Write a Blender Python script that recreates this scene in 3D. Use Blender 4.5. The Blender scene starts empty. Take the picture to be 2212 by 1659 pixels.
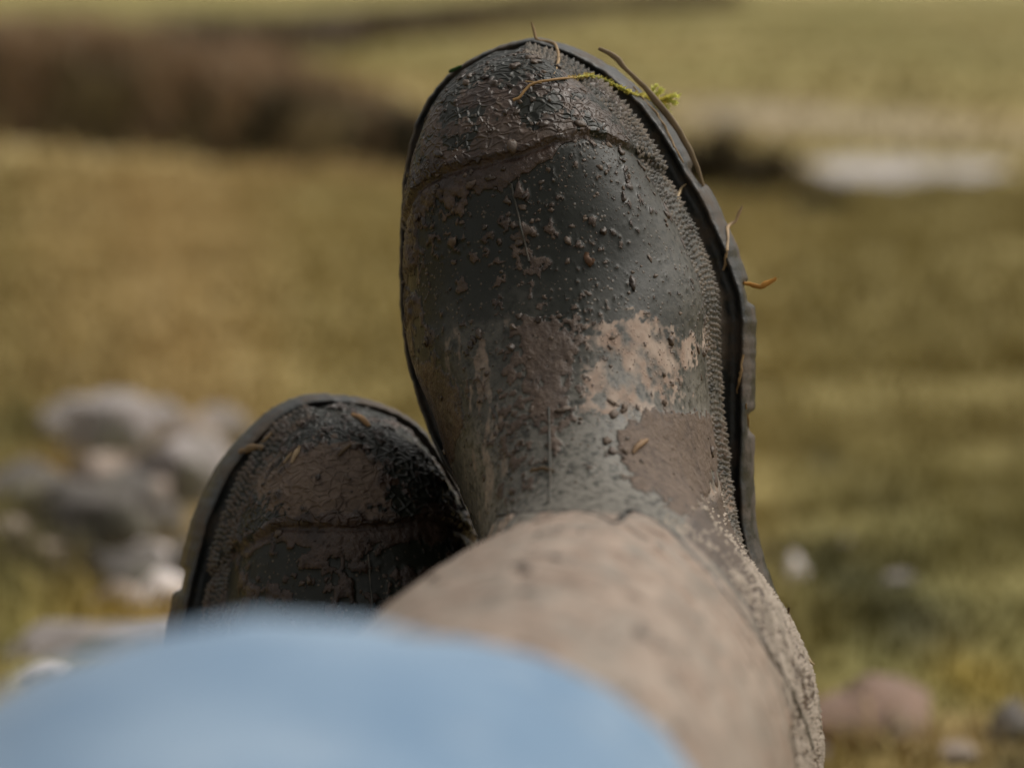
import bpy, bmesh, math
import numpy as np
from mathutils import Matrix, Vector, Euler
from mathutils.bvhtree import BVHTree

# ------------------------------------------------------------------ camera, sky, sun, exposure
scene = bpy.context.scene
COL = scene.collection
HC = 0.51                       # camera height over the ground by the boots
PITCH = math.radians(13.5)
cam_d = bpy.data.cameras.new('camera'); cam = bpy.data.objects.new('camera', cam_d); COL.objects.link(cam)
cam.location = (0, 0, HC); cam.rotation_euler = (math.pi/2 - PITCH, 0, 0)
cam_d.lens = 85; cam_d.sensor_width = 36; cam_d.clip_start = 0.01; cam_d.clip_end = 3000
cam_d.dof.use_dof = True; cam_d.dof.focus_distance = 0.760; cam_d.dof.aperture_fstop = 6.3; cam_d.dof.aperture_blades = 9
scene.camera = cam
SUN_EL, SUN_AZ = math.radians(52), math.radians(62)      # azimuth measured from +Y (ahead) towards +X (right)
world = bpy.data.worlds.new('World'); scene.world = world; world.use_nodes = True
wn, wl = world.node_tree.nodes, world.node_tree.links
sky = wn.new('ShaderNodeTexSky'); sky.sky_type = 'NISHITA'; sky.sun_disc = False
sky.sun_elevation = SUN_EL; sky.sun_rotation = SUN_AZ; sky.air_density = 1.0; sky.dust_density = 6.0; sky.ozone_density = 1.0
hsv = wn.new('ShaderNodeHueSaturation'); hsv.inputs['Saturation'].default_value = 0.10
tint = wn.new('ShaderNodeMix'); tint.data_type = 'RGBA'; tint.blend_type = 'MULTIPLY'; tint.inputs[0].default_value = 1.0; tint.inputs[7].default_value = (1.0, 0.965, 0.905, 1)   # warm grey overcast
wl.new(sky.outputs[0], hsv.inputs['Color']); wl.new(hsv.outputs[0], tint.inputs[6]); wl.new(tint.outputs[2], wn['Background'].inputs[0])
wn['Background'].inputs[1].default_value = 0.11
sun_d = bpy.data.lights.new('sun', 'SUN'); sun = bpy.data.objects.new('sun', sun_d); COL.objects.link(sun)
sun_d.energy = 1.0; sun_d.angle = math.radians(36); sun_d.color = (1.0, 0.95, 0.88)
_sd = Vector((math.sin(SUN_AZ)*math.cos(SUN_EL), math.cos(SUN_AZ)*math.cos(SUN_EL), math.sin(SUN_EL)))
sun.rotation_euler = _sd.to_track_quat('Z', 'Y').to_euler()
scene.view_settings.view_transform = 'Standard'; scene.view_settings.look = 'None'
scene.view_settings.exposure = 0.24; scene.view_settings.gamma = 1.0

scene.render.engine = 'CYCLES'
scene.cycles.max_bounces = 5; scene.cycles.diffuse_bounces = 3; scene.cycles.glossy_bounces = 3
scene.cycles.caustics_reflective = False; scene.cycles.caustics_refractive = False

# ------------------------------------------------------------------ helpers
FPX = 85/36*2212                # focal length in pixels of a 2212 x 1659 picture
CAM = Matrix.Translation((0, 0, HC)) @ Euler((math.pi/2 - PITCH, 0, 0)).to_matrix().to_4x4()
def cpt(u, v, d):               # camera-space point at depth d
    return Vector(((u-1106)/FPX*d, -(v-829.5)/FPX*d, -d))
def at(u, v, d):
    return CAM @ cpt(u, v, d)
def tag(o, label=None, cat=None, group=None, kind=None):
    if label: o['label'] = label
    if cat: o['category'] = cat
    if group: o['group'] = group
    if kind: o['kind'] = kind
    return o
def mesh_np(name, V, Fc, mat=None, parent=None, smooth=True, attrs=None):
    me = bpy.data.meshes.new(name)
    V = np.asarray(V, dtype=np.float32); Fc = np.asarray(Fc, dtype=np.int32)
    k = Fc.shape[1]
    me.vertices.add(len(V)); me.vertices.foreach_set('co', V.ravel())
    me.loops.add(Fc.size); me.loops.foreach_set('vertex_index', Fc.ravel())
    me.polygons.add(len(Fc)); me.polygons.foreach_set('loop_start', np.arange(0, Fc.size, k, dtype=np.int32))
    if smooth: me.polygons.foreach_set('use_smooth', np.ones(len(Fc), dtype=bool))
    me.update(); me.validate()
    for an, arr in (attrs or {}).items():
        arr = np.asarray(arr, dtype=np.float32)
        if arr.ndim == 1:
            a = me.attributes.new(an, 'FLOAT', 'POINT'); a.data.foreach_set('value', arr)
        else:
            if arr.shape[1] == 3: arr = np.concatenate([arr, np.ones((len(arr), 1), np.float32)], 1)
            a = me.color_attributes.new(an, 'FLOAT_COLOR', 'POINT'); a.data.foreach_set('color', arr.ravel())
    o = bpy.data.objects.new(name, me); COL.objects.link(o)
    if mat: me.materials.append(mat)
    if parent: o.parent = parent
    return o
def empty(name, mw):
    o = bpy.data.objects.new(name, None); COL.objects.link(o); o.matrix_world = mw; o.empty_display_size = 0.05
    return o
def sstep(a, b, x):
    t = np.clip((x-a)/(b-a), 0, 1); return t*t*(3-2*t)

def _hash(ix, iy, iz, seed):
    h = (ix.astype(np.uint32)*np.uint32(374761393) + iy.astype(np.uint32)*np.uint32(668265263)
         + iz.astype(np.uint32)*np.uint32(2147483647) + np.uint32(seed*144665 % 4294967291))
    h = (h ^ (h >> np.uint32(13)))*np.uint32(1274126177)
    h = (h ^ (h >> np.uint32(16)))*np.uint32(2246822519)
    return ((h ^ (h >> np.uint32(15))) & np.uint32(0xffffff)).astype(np.float64)/16777215.0
def vnoise(P, seed=0):          # value noise -1..1
    with np.errstate(over='ignore'):
        P = np.asarray(P, dtype=np.float64) + 1000.0
        I = np.floor(P).astype(np.int64); f = P-I; f = f*f*f*(f*(f*6-15)+10)
        r = 0
        for dx in (0, 1):
            for dy in (0, 1):
                for dz in (0, 1):
                    w = (f[:, 0] if dx else 1-f[:, 0])*(f[:, 1] if dy else 1-f[:, 1])*(f[:, 2] if dz else 1-f[:, 2])
                    r = r + w*_hash(I[:, 0]+dx, I[:, 1]+dy, I[:, 2]+dz, seed)
    return r*2-1
def fbm(P, seed=0, oct=4, gain=0.5):
    P = np.asarray(P, dtype=np.float64); r = 0; a = 1; t = 0
    for i in range(oct):
        r = r + a*vnoise(P*(2.03**i) + i*17.3, seed+i*7); t += a; a *= gain
    return r/t
def catmull(tk, Y, t):          # cubic interpolation with finite-difference tangents
    tk = np.asarray(tk, float); Y = np.asarray(Y, float); m = np.gradient(Y, tk, axis=0)
    i = np.clip(np.searchsorted(tk, t, side='right')-1, 0, len(tk)-2)
    h = (tk[i+1]-tk[i])[:, None]; s = ((t-tk[i])[:, None])/h
    return ((2*s**3-3*s**2+1)*Y[i] + (s**3-2*s**2+s)*h*m[i] + (-2*s**3+3*s**2)*Y[i+1] + (s**3-s**2)*h*m[i+1])

# ---- shader helper
class NT:
    def __init__(s, name):
        s.m = bpy.data.materials.new(name); s.m.use_nodes = True
        s.n = s.m.node_tree.nodes; s.l = s.m.node_tree.links
        s.b = s.n['Principled BSDF']; s.out = s.n['Material Output']
    def new(s, t, **kw):
        n = s.n.new(t)
        for k, v in kw.items(): setattr(n, k, v)
        return n
    def put(s, sock, v):
        if isinstance(v, bpy.types.NodeSocket): s.l.new(v, sock)
        elif isinstance(v, tuple) and len(v) == 3: sock.default_value = (*v, 1) if sock.type == 'RGBA' else v
        else: sock.default_value = v
    def math(s, op, a, b=None, clamp=False):
        n = s.new('ShaderNodeMath', operation=op, use_clamp=clamp); s.put(n.inputs[0], a)
        if b is not None: s.put(n.inputs[1], b)
        return n.outputs[0]
    def mix(s, f, a, b, mode='MIX'):
        n = s.new('ShaderNodeMix', data_type='RGBA', blend_type=mode)
        s.put(n.inputs[0], f); s.put(n.inputs[6], a); s.put(n.inputs[7], b)
        return n.outputs[2]
    def mixf(s, f, a, b):
        n = s.new('ShaderNodeMix', data_type='FLOAT'); s.put(n.inputs[0], f); s.put(n.inputs[2], a); s.put(n.inputs[3], b)
        return n.outputs[0]
    def obj(s, scale=(1, 1, 1)):
        tc = s.new('ShaderNodeTexCoord'); mp = s.new('ShaderNodeMapping'); mp.inputs['Scale'].default_value = scale
        s.l.new(tc.outputs['Object'], mp.inputs['Vector']); return mp.outputs[0]
    def noise(s, vec, scale, detail=4, rough=0.55, dist=0.0):
        n = s.new('ShaderNodeTexNoise'); s.put(n.inputs['Vector'], vec); n.inputs['Scale'].default_value = scale
        n.inputs['Detail'].default_value = detail; n.inputs['Roughness'].default_value = rough; n.inputs['Distortion'].default_value = dist
        return n.outputs['Fac']
    def voro(s, vec, scale, feature='F1', rnd=1.0):
        n = s.new('ShaderNodeTexVoronoi', feature=feature); s.put(n.inputs['Vector'], vec); n.inputs['Scale'].default_value = scale
        n.inputs['Randomness'].default_value = rnd
        return n
    def ramp(s, f, stops):
        n = s.new('ShaderNodeMapRange'); n.interpolation_type = 'SMOOTHSTEP'
        s.put(n.inputs[0], f); n.inputs[1].default_value, n.inputs[2].default_value = stops[0], stops[1]
        n.inputs[3].default_value, n.inputs[4].default_value = (stops[2], stops[3]) if len(stops) > 2 else (0, 1)
        return n.outputs[0]
    def attr(s, name):
        n = s.new('ShaderNodeAttribute', attribute_name=name); return n
    def bump(s, h, dist, strength=1.0, prev=None):
        n = s.new('ShaderNodeBump'); n.inputs['Distance'].default_value = dist; s.put(n.inputs['Strength'], strength)
        s.put(n.inputs['Height'], h)
        if prev is not None: s.l.new(prev, n.inputs['Normal'])
        return n.outputs[0]
    def set(s, **kw):
        for k, v in kw.items(): s.put(s.b.inputs[k.replace('_', ' ')], v)
        return s.m

# ------------------------------------------------------------------ materials
RUB = (0.0105, 0.0120, 0.0078)
MUD_WET = (0.024, 0.0135, 0.0085)
MUD_MID = (0.098, 0.066, 0.044)
DUST = (0.36, 0.285, 0.23)
GREYFILM = (0.215, 0.20, 0.172)
def mat_upper():
    t = NT('muddy green rubber')
    v = t.obj()
    mud = t.attr('mud').outputs['Fac']; dry = t.attr('dry').outputs['Fac']; dust = t.attr('dust').outputs['Fac']
    cap = t.attr('cap').outputs['Fac']; film = t.attr('film').outputs['Fac']
    n1 = t.noise(v, 110, 3, 0.6); n2 = t.noise(v, 420, 4, 0.65)
    # base rubber with a thin greyish film where it has dried
    filmf = t.math('MULTIPLY', film, t.ramp(n2, (0.28, 0.60)), True)
    col = t.mix(filmf, RUB, GREYFILM)
    # fine speckle
    sp = t.voro(v, 520); spm = t.ramp(sp.outputs['Distance'], (0.30, 0.14))
    spk = t.math('MULTIPLY', spm, t.ramp(n1, (0.44, 0.60)), True)
    col = t.mix(t.math('MULTIPLY', spk, 0.6), col, (0.16, 0.125, 0.095))
    # pale dried dust
    df = t.ramp(t.math('ADD', t.math('MULTIPLY', dust, 1.35), t.math('MULTIPLY', t.math('SUBTRACT', n2, 0.5), 0.85)), (0.15, 1.05))
    dcol = t.mix(t.ramp(n1, (0.35, 0.65)), DUST, (0.26, 0.185, 0.14))
    col = t.mix(df, col, dcol)
    # mud: wet dark to half dry brown
    mf = t.ramp(t.math('ADD', mud, t.math('MULTIPLY', t.math('SUBTRACT', n2, 0.5), 0.35)), (0.28, 0.52))
    mcol = t.mix(dry, t.mix(t.ramp(n1, (0.35, 0.7)), MUD_WET, (0.058, 0.035, 0.024)), t.mix(t.ramp(n2, (0.3, 0.72)), t.mix(t.ramp(n1, (0.36, 0.6)), (0.07, 0.047, 0.034), MUD_MID), (0.145, 0.104, 0.076)))
    col = t.mix(mf, col, mcol)
    r_rub = t.mixf(t.ramp(n1, (0.3, 0.7)), 0.36, 0.50)
    r = t.mixf(df, t.mixf(filmf, r_rub, 0.62), 0.85)
    r = t.mixf(mf, r, t.mixf(dry, t.mixf(t.ramp(n2, (0.3, 0.7)), 0.24, 0.5), 0.78))
    # relief: crocodile skin on the toe cap, grit and mud grain elsewhere
    ws = t.new('ShaderNodeVectorMath', operation='MULTIPLY_ADD'); nn = t.new('ShaderNodeTexNoise'); nn.inputs['Scale'].default_value = 130; nn.inputs['Detail'].default_value = 1
    t.l.new(v, nn.inputs['Vector']); t.l.new(nn.outputs['Color'], ws.inputs[0]); ws.inputs[1].default_value = (0.005, 0.005, 0.005); t.l.new(t.obj((0.9, 0.62, 0.8)), ws.inputs[2])
    vo = t.voro(ws.outputs[0], 400, 'DISTANCE_TO_EDGE'); cell = t.ramp(vo.outputs['Distance'], (0.22, 0.0))
    h = t.math('MULTIPLY', t.math('MULTIPLY', cell, cap), t.mixf(mf, 0.75, 0.55))
    h = t.math('ADD', h, t.math('MULTIPLY', n2, t.mixf(mf, 0.16, t.mixf(cap, 0.9, 0.25))))
    h = t.math('ADD', h, t.math('MULTIPLY', spk, 0.16))
    t.set(Base_Color=col, Roughness=r, Normal=t.bump(h, 0.0011, 0.85)); t.put(t.b.inputs['Specular IOR Level'], t.mixf(t.math('MAXIMUM', mf, df), 0.36, 0.45))
    return t.m
def mat_rubber(name, base=(0.016, 0.021, 0.019), dirt=(0.12, 0.095, 0.07), lo=0.52, hi=0.72, rough=0.42, sc=120):
    t = NT(name); v = t.obj(); n1 = t.noise(v, sc, 6, 0.65); n2 = t.noise(v, 900, 3)
    f = t.ramp(n1, (lo, hi)); col = t.mix(t.math('MULTIPLY', f, 0.85), base, dirt)
    t.set(Base_Color=col, Roughness=t.mixf(f, rough, 0.8), Normal=t.bump(t.math('ADD', n1, t.math('MULTIPLY', n2, 0.35)), 0.0012, 0.45))
    return t.m
M_UP = mat_upper()
M_SOLE = mat_rubber('dark sole rubber', (0.020, 0.022, 0.021), (0.085, 0.064, 0.047), 0.42, 0.62, 0.38, 70)
M_STUD = mat_rubber('dusty stud rubber', (0.035, 0.035, 0.030), (0.20, 0.165, 0.13), 0.32, 0.62, 0.55)
M_STUDW = mat_rubber('wet muddy stud rubber', (0.075, 0.072, 0.064), (0.12, 0.085, 0.062), 0.40, 0.66, 0.34)
M_SEAM = mat_rubber('seam rubber', (0.03, 0.032, 0.025), (0.11, 0.09, 0.07), 0.40, 0.66, 0.5)
def mat_clod():
    t = NT('mud clods'); v = t.obj(); n = t.noise(v, 500, 4)
    a = t.attr('tone').outputs['Fac']
    col = t.mix(a, (0.028, 0.018, 0.012), (0.125, 0.088, 0.062))
    t.set(Base_Color=col, Roughness=t.mixf(a, 0.35, 0.75), Normal=t.bump(n, 0.0008, 0.6)); return t.m
M_CLOD = mat_clod()
def mat_denim():
    t = NT('light blue denim'); v = t.obj(); n = t.noise(t.obj((1, 1, 1.6)), 22, 3, 0.5); w = t.noise(v, 700, 2); n3 = t.noise(v, 45, 3)
    col = t.mix(t.ramp(n, (0.3, 0.7)), (0.14, 0.235, 0.36), (0.24, 0.34, 0.46))
    col = t.mix(t.math('MULTIPLY', t.ramp(n3, (0.5, 0.75)), 0.3), col, (0.46, 0.53, 0.60))
    t.set(Base_Color=col, Roughness=0.9, Normal=t.bump(w, 0.0006, 0.5)); t.b.inputs['Sheen Weight'].default_value = 0.15
    return t.m
M_DENIM = mat_denim()
def mat_colattr(name, rough=0.8, trans=0.0, var=0.25):
    t = NT(name); a = t.attr('col').outputs['Color']; n = t.noise(t.obj(), 60, 3)
    c = t.mix(t.math('MULTIPLY', t.ramp(n, (0.3, 0.7)), var), a, t.mix(1.0, a, (0.5, 0.5, 0.5), 'MULTIPLY'))
    t.set(Base_Color=c, Roughness=rough); t.b.inputs['Specular IOR Level'].default_value = 0.25
    return t.m
M_GRASS = mat_colattr('moorland grass', 0.75)
M_STRAW = mat_colattr('dry straw', 0.6, var=0.5)
def mat_ground():
    t = NT('grassy ground'); v = t.obj(); a = t.attr('col').outputs['Color']
    n = t.noise(v, 9, 4, 0.65)
    c = t.mix(t.math('MULTIPLY', t.ramp(n, (0.40, 0.72)), 0.55), a, t.mix(1.0, a, (0.55, 0.62, 0.5), 'MULTIPLY'))
    t.set(Base_Color=c, Roughness=0.95); return t.m
M_GROUND = mat_ground()
def mat_stone(name, c1, c2, c3=(0.10, 0.11, 0.05), moss=0.7):
    t = NT(name); v = t.obj(); n = t.noise(v, 28, 6, 0.65); n2 = t.noise(v, 150, 4); vo = t.voro(v, 60)
    c = t.mix(t.ramp(n, (0.35, 0.65)), c1, c2); c = t.mix(t.math('MULTIPLY', t.ramp(n2, (0.55, 0.7)), 0.5), c, (0.06, 0.055, 0.05))
    m = t.noise(v, 14, 5); c = t.mix(t.math('MULTIPLY', t.ramp(m, (0.52, 0.66)), moss), c, c3)
    t.set(Base_Color=c, Roughness=0.9, Normal=t.bump(t.math('ADD', n, t.math('MULTIPLY', n2, 0.5)), 0.006, 0.8)); return t.m

# ------------------------------------------------------------------ terrain
PY = [-6, 0, 1.0, 1.6, 3.0, 6.0, 10.0, 13.3, 16.0, 30.0, 60.0, 150.0, 900.0]
PZ = [0.35, 0.04, 0.0, -0.05, -0.25, -0.64, -1.15, -1.49, -1.62, -2.45, -4.2, -7.5, -20.0]
def ditch_y(x): return 14.0 - 0.80*(np.clip(x, -7, 0.4)+0.65) + 0.14*np.sin(x*2.1)
POOL = (2.20, 13.55)
def terrain(x, y):
    x = np.asarray(x, float); y = np.asarray(y, float)
    z = catmull(PY, np.array(PZ)[:, None], np.clip(y, -6, 900).ravel())[:, 0].reshape(y.shape)
    P = np.stack([x.ravel(), y.ravel(), np.zeros(x.size)], 1)
    r = np.clip(np.abs(y), 0.3, 60).ravel()
    n = 0.020*vnoise(P*2.3, 3)*np.clip(r/1.5, 0, 1) + 0.011*fbm(P*7, 5, 3) + 0.05*vnoise(P*0.5, 9)*np.clip((r-2)/6, 0, 1) + 0.25*vnoise(P*0.09, 11)*np.clip((r-16)/30, 0, 1)
    z = z + n.reshape(z.shape)
    z = z - 0.05*x*np.clip(1-np.abs(y-2)/4, 0, 1)*0.6
    # ditch with a raised far bank on the left, dying out to the right
    d = y - ditch_y(x)
    hb = np.interp(x, [-6, -3.4, -1.6, -0.5, 0.6, 1.2], [0.46, 0.42, 0.28, 0.14, 0.05, 0.0])
    z = z - 0.38*np.exp(-(d/0.42)**2)*np.interp(x, [-6, 0, 1.2], [1, 0.8, 0.25]) + hb*sstep(0.25, 0.6, d)*(1-sstep(2.0, 9.0, d))
    # flat shelf for the pool
    e = ((x-POOL[0])/1.25)**2 + ((y-POOL[1])/0.85)**2
    w = 1-sstep(0.8, 2.2, e)
    return z*(1-w) + (-1.515)*w
def ground_hit(u, v):           # where the ray through a pixel meets the terrain
    o = np.array(CAM.translation); p = np.array(at(u, v, 1.0)) - o
    t = np.geomspace(0.6, 200, 4000); Q = o + p*t[:, None]
    k = np.argmax(Q[:, 2] < terrain(Q[:, 0], Q[:, 1])); return Q[k], t[k]

STRAW, OLIVE, GREEN, DARK, MOSS, PEAT = map(np.array, [(0.43, 0.31, 0.13), (0.34, 0.265, 0.095), (0.185, 0.165, 0.045), (0.075, 0.066, 0.03), (0.40, 0.275, 0.035), (0.022, 0.021, 0.014)])
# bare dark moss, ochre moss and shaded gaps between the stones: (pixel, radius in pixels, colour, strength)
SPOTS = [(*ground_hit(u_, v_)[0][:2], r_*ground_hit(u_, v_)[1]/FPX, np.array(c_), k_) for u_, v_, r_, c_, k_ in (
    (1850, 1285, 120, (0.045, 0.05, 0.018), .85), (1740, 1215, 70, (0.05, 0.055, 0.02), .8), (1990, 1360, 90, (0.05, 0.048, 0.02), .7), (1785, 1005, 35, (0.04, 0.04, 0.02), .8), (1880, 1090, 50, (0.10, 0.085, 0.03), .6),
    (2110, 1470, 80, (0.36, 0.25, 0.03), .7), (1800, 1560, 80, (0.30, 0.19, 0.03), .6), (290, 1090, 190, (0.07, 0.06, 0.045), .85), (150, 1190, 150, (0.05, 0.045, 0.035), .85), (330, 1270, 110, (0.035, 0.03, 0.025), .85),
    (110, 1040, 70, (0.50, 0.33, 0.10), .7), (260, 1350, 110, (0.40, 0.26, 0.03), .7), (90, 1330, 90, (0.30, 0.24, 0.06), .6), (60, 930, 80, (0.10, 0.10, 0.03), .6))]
def ground_color(x, y):
    P = np.stack([x, y, np.zeros_like(x)], 1)
    s = np.clip(3.0/np.clip(y, 1.0, 40), 0.08, 2.4)[:, None]
    a = fbm(P*np.array([2.6, 4.0, 1])*0.9*np.clip(s, 0.25, 2), 21, 4); b = fbm(P*np.array([1.6, 2.4, 1])*np.clip(s, 0.2, 2), 31, 4); c = fbm(P*6*np.clip(s, 0.15, 2), 41, 3)
    near = 1-sstep(1.6, 3.2, y)
    t = sstep(-0.25, 0.35, a)[:, None]; col = OLIVE*(1-t)+STRAW*t
    g = (sstep(0.05+0.1*sstep(3, 9, y), 0.5, b)*(0.30+0.55*near))[:, None]; col = col*(1-g)+GREEN*g
    k = (sstep(0.12, 0.5, c)*(0.16+0.62*near))[:, None]; col = col*(1-k)+DARK*k
    m = (sstep(0.1, 0.5, -b)*near*0.7)[:, None]; col = col*(1-m)+MOSS*m
    col = col*(1-0.22*sstep(15, 24, y)[:, None]*np.array([0.9, 0.55, 1.2]))
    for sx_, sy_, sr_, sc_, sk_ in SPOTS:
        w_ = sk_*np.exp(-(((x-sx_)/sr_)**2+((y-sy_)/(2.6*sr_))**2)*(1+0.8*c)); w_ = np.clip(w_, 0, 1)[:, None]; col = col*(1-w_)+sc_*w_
    # pale grit bank beyond the stream and worn strip round the pool
    gb = np.exp(-(((y-(17.6-0.75*(x-1.2)))/0.75)**2))*sstep(0.9, 1.4, x)*(1-sstep(2.9, 4.2, x)); gb = (gb*0.8)[:, None]
    col = col*(1-gb)+np.array([0.40, 0.335, 0.26])*gb
    return col
# the ground sheet
tt = np.linspace(-1, 1, 381); tt = np.sign(tt)*np.abs(tt)**1.5
ys = np.concatenate([np.linspace(-6, 0.5, 24)[:-1], np.geomspace(0.5, 12.5, 190)[:-1], np.linspace(12.5, 20.0, 200)[:-1], np.geomspace(20.0, 900, 150)])
X = tt[None, :]*(4+1.1*np.abs(ys))[:, None]; Y = np.repeat(ys[:, None], len(tt), 1); Z = terrain(X, Y)
nx, ny = len(tt), len(ys); idx = np.arange(nx*ny).reshape(ny, nx)
gf = np.stack([idx[:-1, :-1], idx[:-1, 1:], idx[1:, 1:], idx[1:, :-1]], -1).reshape(-1, 4)
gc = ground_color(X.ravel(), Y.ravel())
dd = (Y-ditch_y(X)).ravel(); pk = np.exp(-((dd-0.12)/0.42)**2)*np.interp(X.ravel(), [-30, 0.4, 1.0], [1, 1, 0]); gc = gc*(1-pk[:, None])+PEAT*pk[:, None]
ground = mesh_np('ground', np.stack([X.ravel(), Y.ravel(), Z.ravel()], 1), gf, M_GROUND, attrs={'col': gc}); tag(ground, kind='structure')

def blades(name, P, H, W, lean, C, mat, seed, parent=None):
    rng = np.random.default_rng(seed); n = len(P); a = rng.uniform(0, 2*np.pi, n); wv = np.stack([np.cos(a), np.sin(a), 0*a], 1)*W[:, None]*0.5
    b = rng.uniform(0, 2*np.pi, n); lv = np.stack([np.cos(b), np.sin(b), 0*b], 1)*(H*lean)[:, None]
    up = np.array([0, 0, 1.0]); base = P - up*0.004
    mid = P + lv*0.35 + up*(H*0.6)[:, None]; tip = P + lv + up*(H*np.sqrt(np.clip(1-lean**2*0.5, .1, 1)))[:, None]
    V = np.stack([base-wv, base+wv, mid+wv*0.7, mid-wv*0.7, tip], 1).reshape(-1, 3)
    k = np.arange(n)[:, None]*5
    F3 = np.concatenate([k+np.array([0, 1, 2]), k+np.array([0, 2, 3]), k+np.array([3, 2, 4])])
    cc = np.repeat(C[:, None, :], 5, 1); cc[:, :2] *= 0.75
    return mesh_np(name, V, F3, mat, parent, smooth=False, attrs={'col': cc.reshape(-1, 3)})
rng = np.random.default_rng(5)
def scatter(n, y0, y1, power=1.0):
    y = (y0**power + rng.uniform(0, 1, n)*(y1**power-y0**power))**(1/power)
    x = rng.uniform(-1, 1, n)*(0.35+0.42*y); return x, y
gx, gy, gh, gw, gl = [], [], [], [], []
for n, y0, y1, h, w, pw in ((90000, 0.95, 3.2, 0.028, 0.0022, 1.2), (80000, 3.0, 9.0, 0.045, 0.006, 1.2), (60000, 9, 13.4, 0.055, 0.010, 1.2), (70000, 13.2, 70, 0.08, 0.025, 1.0)):
    x, y = scatter(n, y0, y1, pw); gx.append(x); gy.append(y); gh.append(h*rng.uniform(0.4, 1.5, n)); gw.append(w*rng.uniform(0.6, 1.5, n)); gl.append(rng.uniform(0.4, 1.25, n))
for n, y0, y1, h, w in ((30000, -0.6, 1.0, 0.03, 0.003), (60000, 0.8, 9.0, 0.045, 0.008), (70000, 9.0, 60.0, 0.08, 0.03)):     # the same turf to either side of the view
    y = y0+(y1-y0)*rng.uniform(0, 1, n)**(1.0 if y1 < 2 else 0.75); k_ = rng.uniform(0, 1, n); sg_ = np.where(rng.uniform(size=n) < 0.5, -1, 1)
    x = sg_*((0.33+0.41*y)*(y > 0.95)+k_*(1.3+0.85*np.clip(y, 0, None)))
    gx.append(x); gy.append(y); gh.append(h*rng.uniform(0.4, 1.5, n)); gw.append(w*rng.uniform(0.6, 1.5, n)); gl.append(rng.uniform(0.4, 1.25, n))
gx, gy, gh, gw, gl = map(np.concatenate, (gx, gy, gh, gw, gl))
tuft = fbm(np.stack([gx*9, gy*9, 0*gx], 1), 77, 3); gh = gh*np.clip(0.8+1.6*tuft, 0.25, 2)
dgr = gy-ditch_y(gx)
keep = ~((dgr > -0.3) & (dgr < 0.9) & (gx < 0.9)) & (((gx-POOL[0])/0.66)**2 + ((gy-POOL[1]+0.2)/0.85)**2 > 1.0) & ~((np.abs(gx) < 0.26) & (gy < 1.0))
gx, gy, gh, gw, gl = (q[keep] for q in (gx, gy, gh, gw, gl))
cc = ground_color(gx, gy)*rng.uniform(0.75, 1.3, len(gx))[:, None]
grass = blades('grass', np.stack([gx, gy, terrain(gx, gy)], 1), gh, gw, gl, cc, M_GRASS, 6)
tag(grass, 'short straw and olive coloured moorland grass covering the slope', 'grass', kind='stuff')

# ------------------------------------------------------------------ pool, bracken, heather, tussocks
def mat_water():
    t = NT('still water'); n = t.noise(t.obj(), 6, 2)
    t.set(Base_Color=(0.47, 0.42, 0.39), Roughness=0.25, Normal=t.bump(n, 0.004, 0.15)); return t.m  # pale base colour stands in for the bright sky mirrored in the water
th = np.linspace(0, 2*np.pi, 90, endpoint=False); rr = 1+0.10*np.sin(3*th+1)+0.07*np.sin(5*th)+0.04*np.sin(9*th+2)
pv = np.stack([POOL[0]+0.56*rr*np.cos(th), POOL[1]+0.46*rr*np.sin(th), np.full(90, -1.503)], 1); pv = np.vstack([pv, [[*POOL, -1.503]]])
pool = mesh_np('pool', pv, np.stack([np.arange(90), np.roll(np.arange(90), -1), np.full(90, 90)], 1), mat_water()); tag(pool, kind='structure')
def cols(n, pal, seed):
    r_ = np.random.default_rng(seed); return np.array(pal)[r_.integers(0, len(pal), n)]*r_.uniform(0.6, 1.35, n)[:, None]
n = 16000; bx = rng.uniform(-6.5, 0.9, n); bd = rng.uniform(0.30, 2.0, n); by = ditch_y(bx)+bd
cl = fbm(np.stack([bx*1.8, by*2.5, 0*bx], 1), 301, 3); hb_ = np.interp(bx, [-6, -3, -1.2, 0.0, 0.9], [0.30, 0.26, 0.19, 0.10, 0.06])
bc = np.where((cl > 0.05)[:, None], cols(n, [(0.38, 0.25, 0.145), (0.50, 0.37, 0.23), (0.28, 0.185, 0.105)], 2), cols(n, [(0.24, 0.17, 0.10), (0.32, 0.24, 0.14), (0.14, 0.12, 0.06)], 3))
o = blades('bracken', np.stack([bx, by, terrain(bx, by)], 1), hb_*rng.uniform(0.4, 1.2, n)*np.clip(1+cl, 0.4, 1.6), rng.uniform(0.012, 0.03, n), rng.uniform(0.2, 0.9, n), bc, M_GRASS, 11)
tag(o, 'rusty brown dead bracken along the far bank of the dark ditch', 'bracken', kind='stuff')
n = 9000; q = rng.uniform(0, 1, n); hu = 430+q*1150; hv = np.interp(hu, [430, 700, 1000, 1300, 1580], [140, 100, 62, 25, -8]); HP = []
kx = np.linspace(430, 1580, 24); kk = np.array([ground_hit(u_, np.interp(u_, [430, 700, 1000, 1300, 1580], [140, 100, 62, 25, 0]))[0] for u_ in kx])
hx = np.interp(hu, kx, kk[:, 0])+rng.normal(0, 0.15, n); hy = np.interp(hu, kx, kk[:, 1])+rng.normal(0, 1.0, n)
o = blades('heather', np.stack([hx, hy, terrain(hx, hy)], 1), rng.uniform(0.15, 0.5, n), rng.uniform(0.04, 0.09, n), rng.uniform(0.1, 0.8, n), cols(n, [(0.17, 0.125, 0.085), (0.22, 0.17, 0.12), (0.12, 0.09, 0.06)], 8), M_GRASS, 12)
tag(o, 'grey brown strip of heather crossing the far field', 'heather', kind='stuff')
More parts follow.
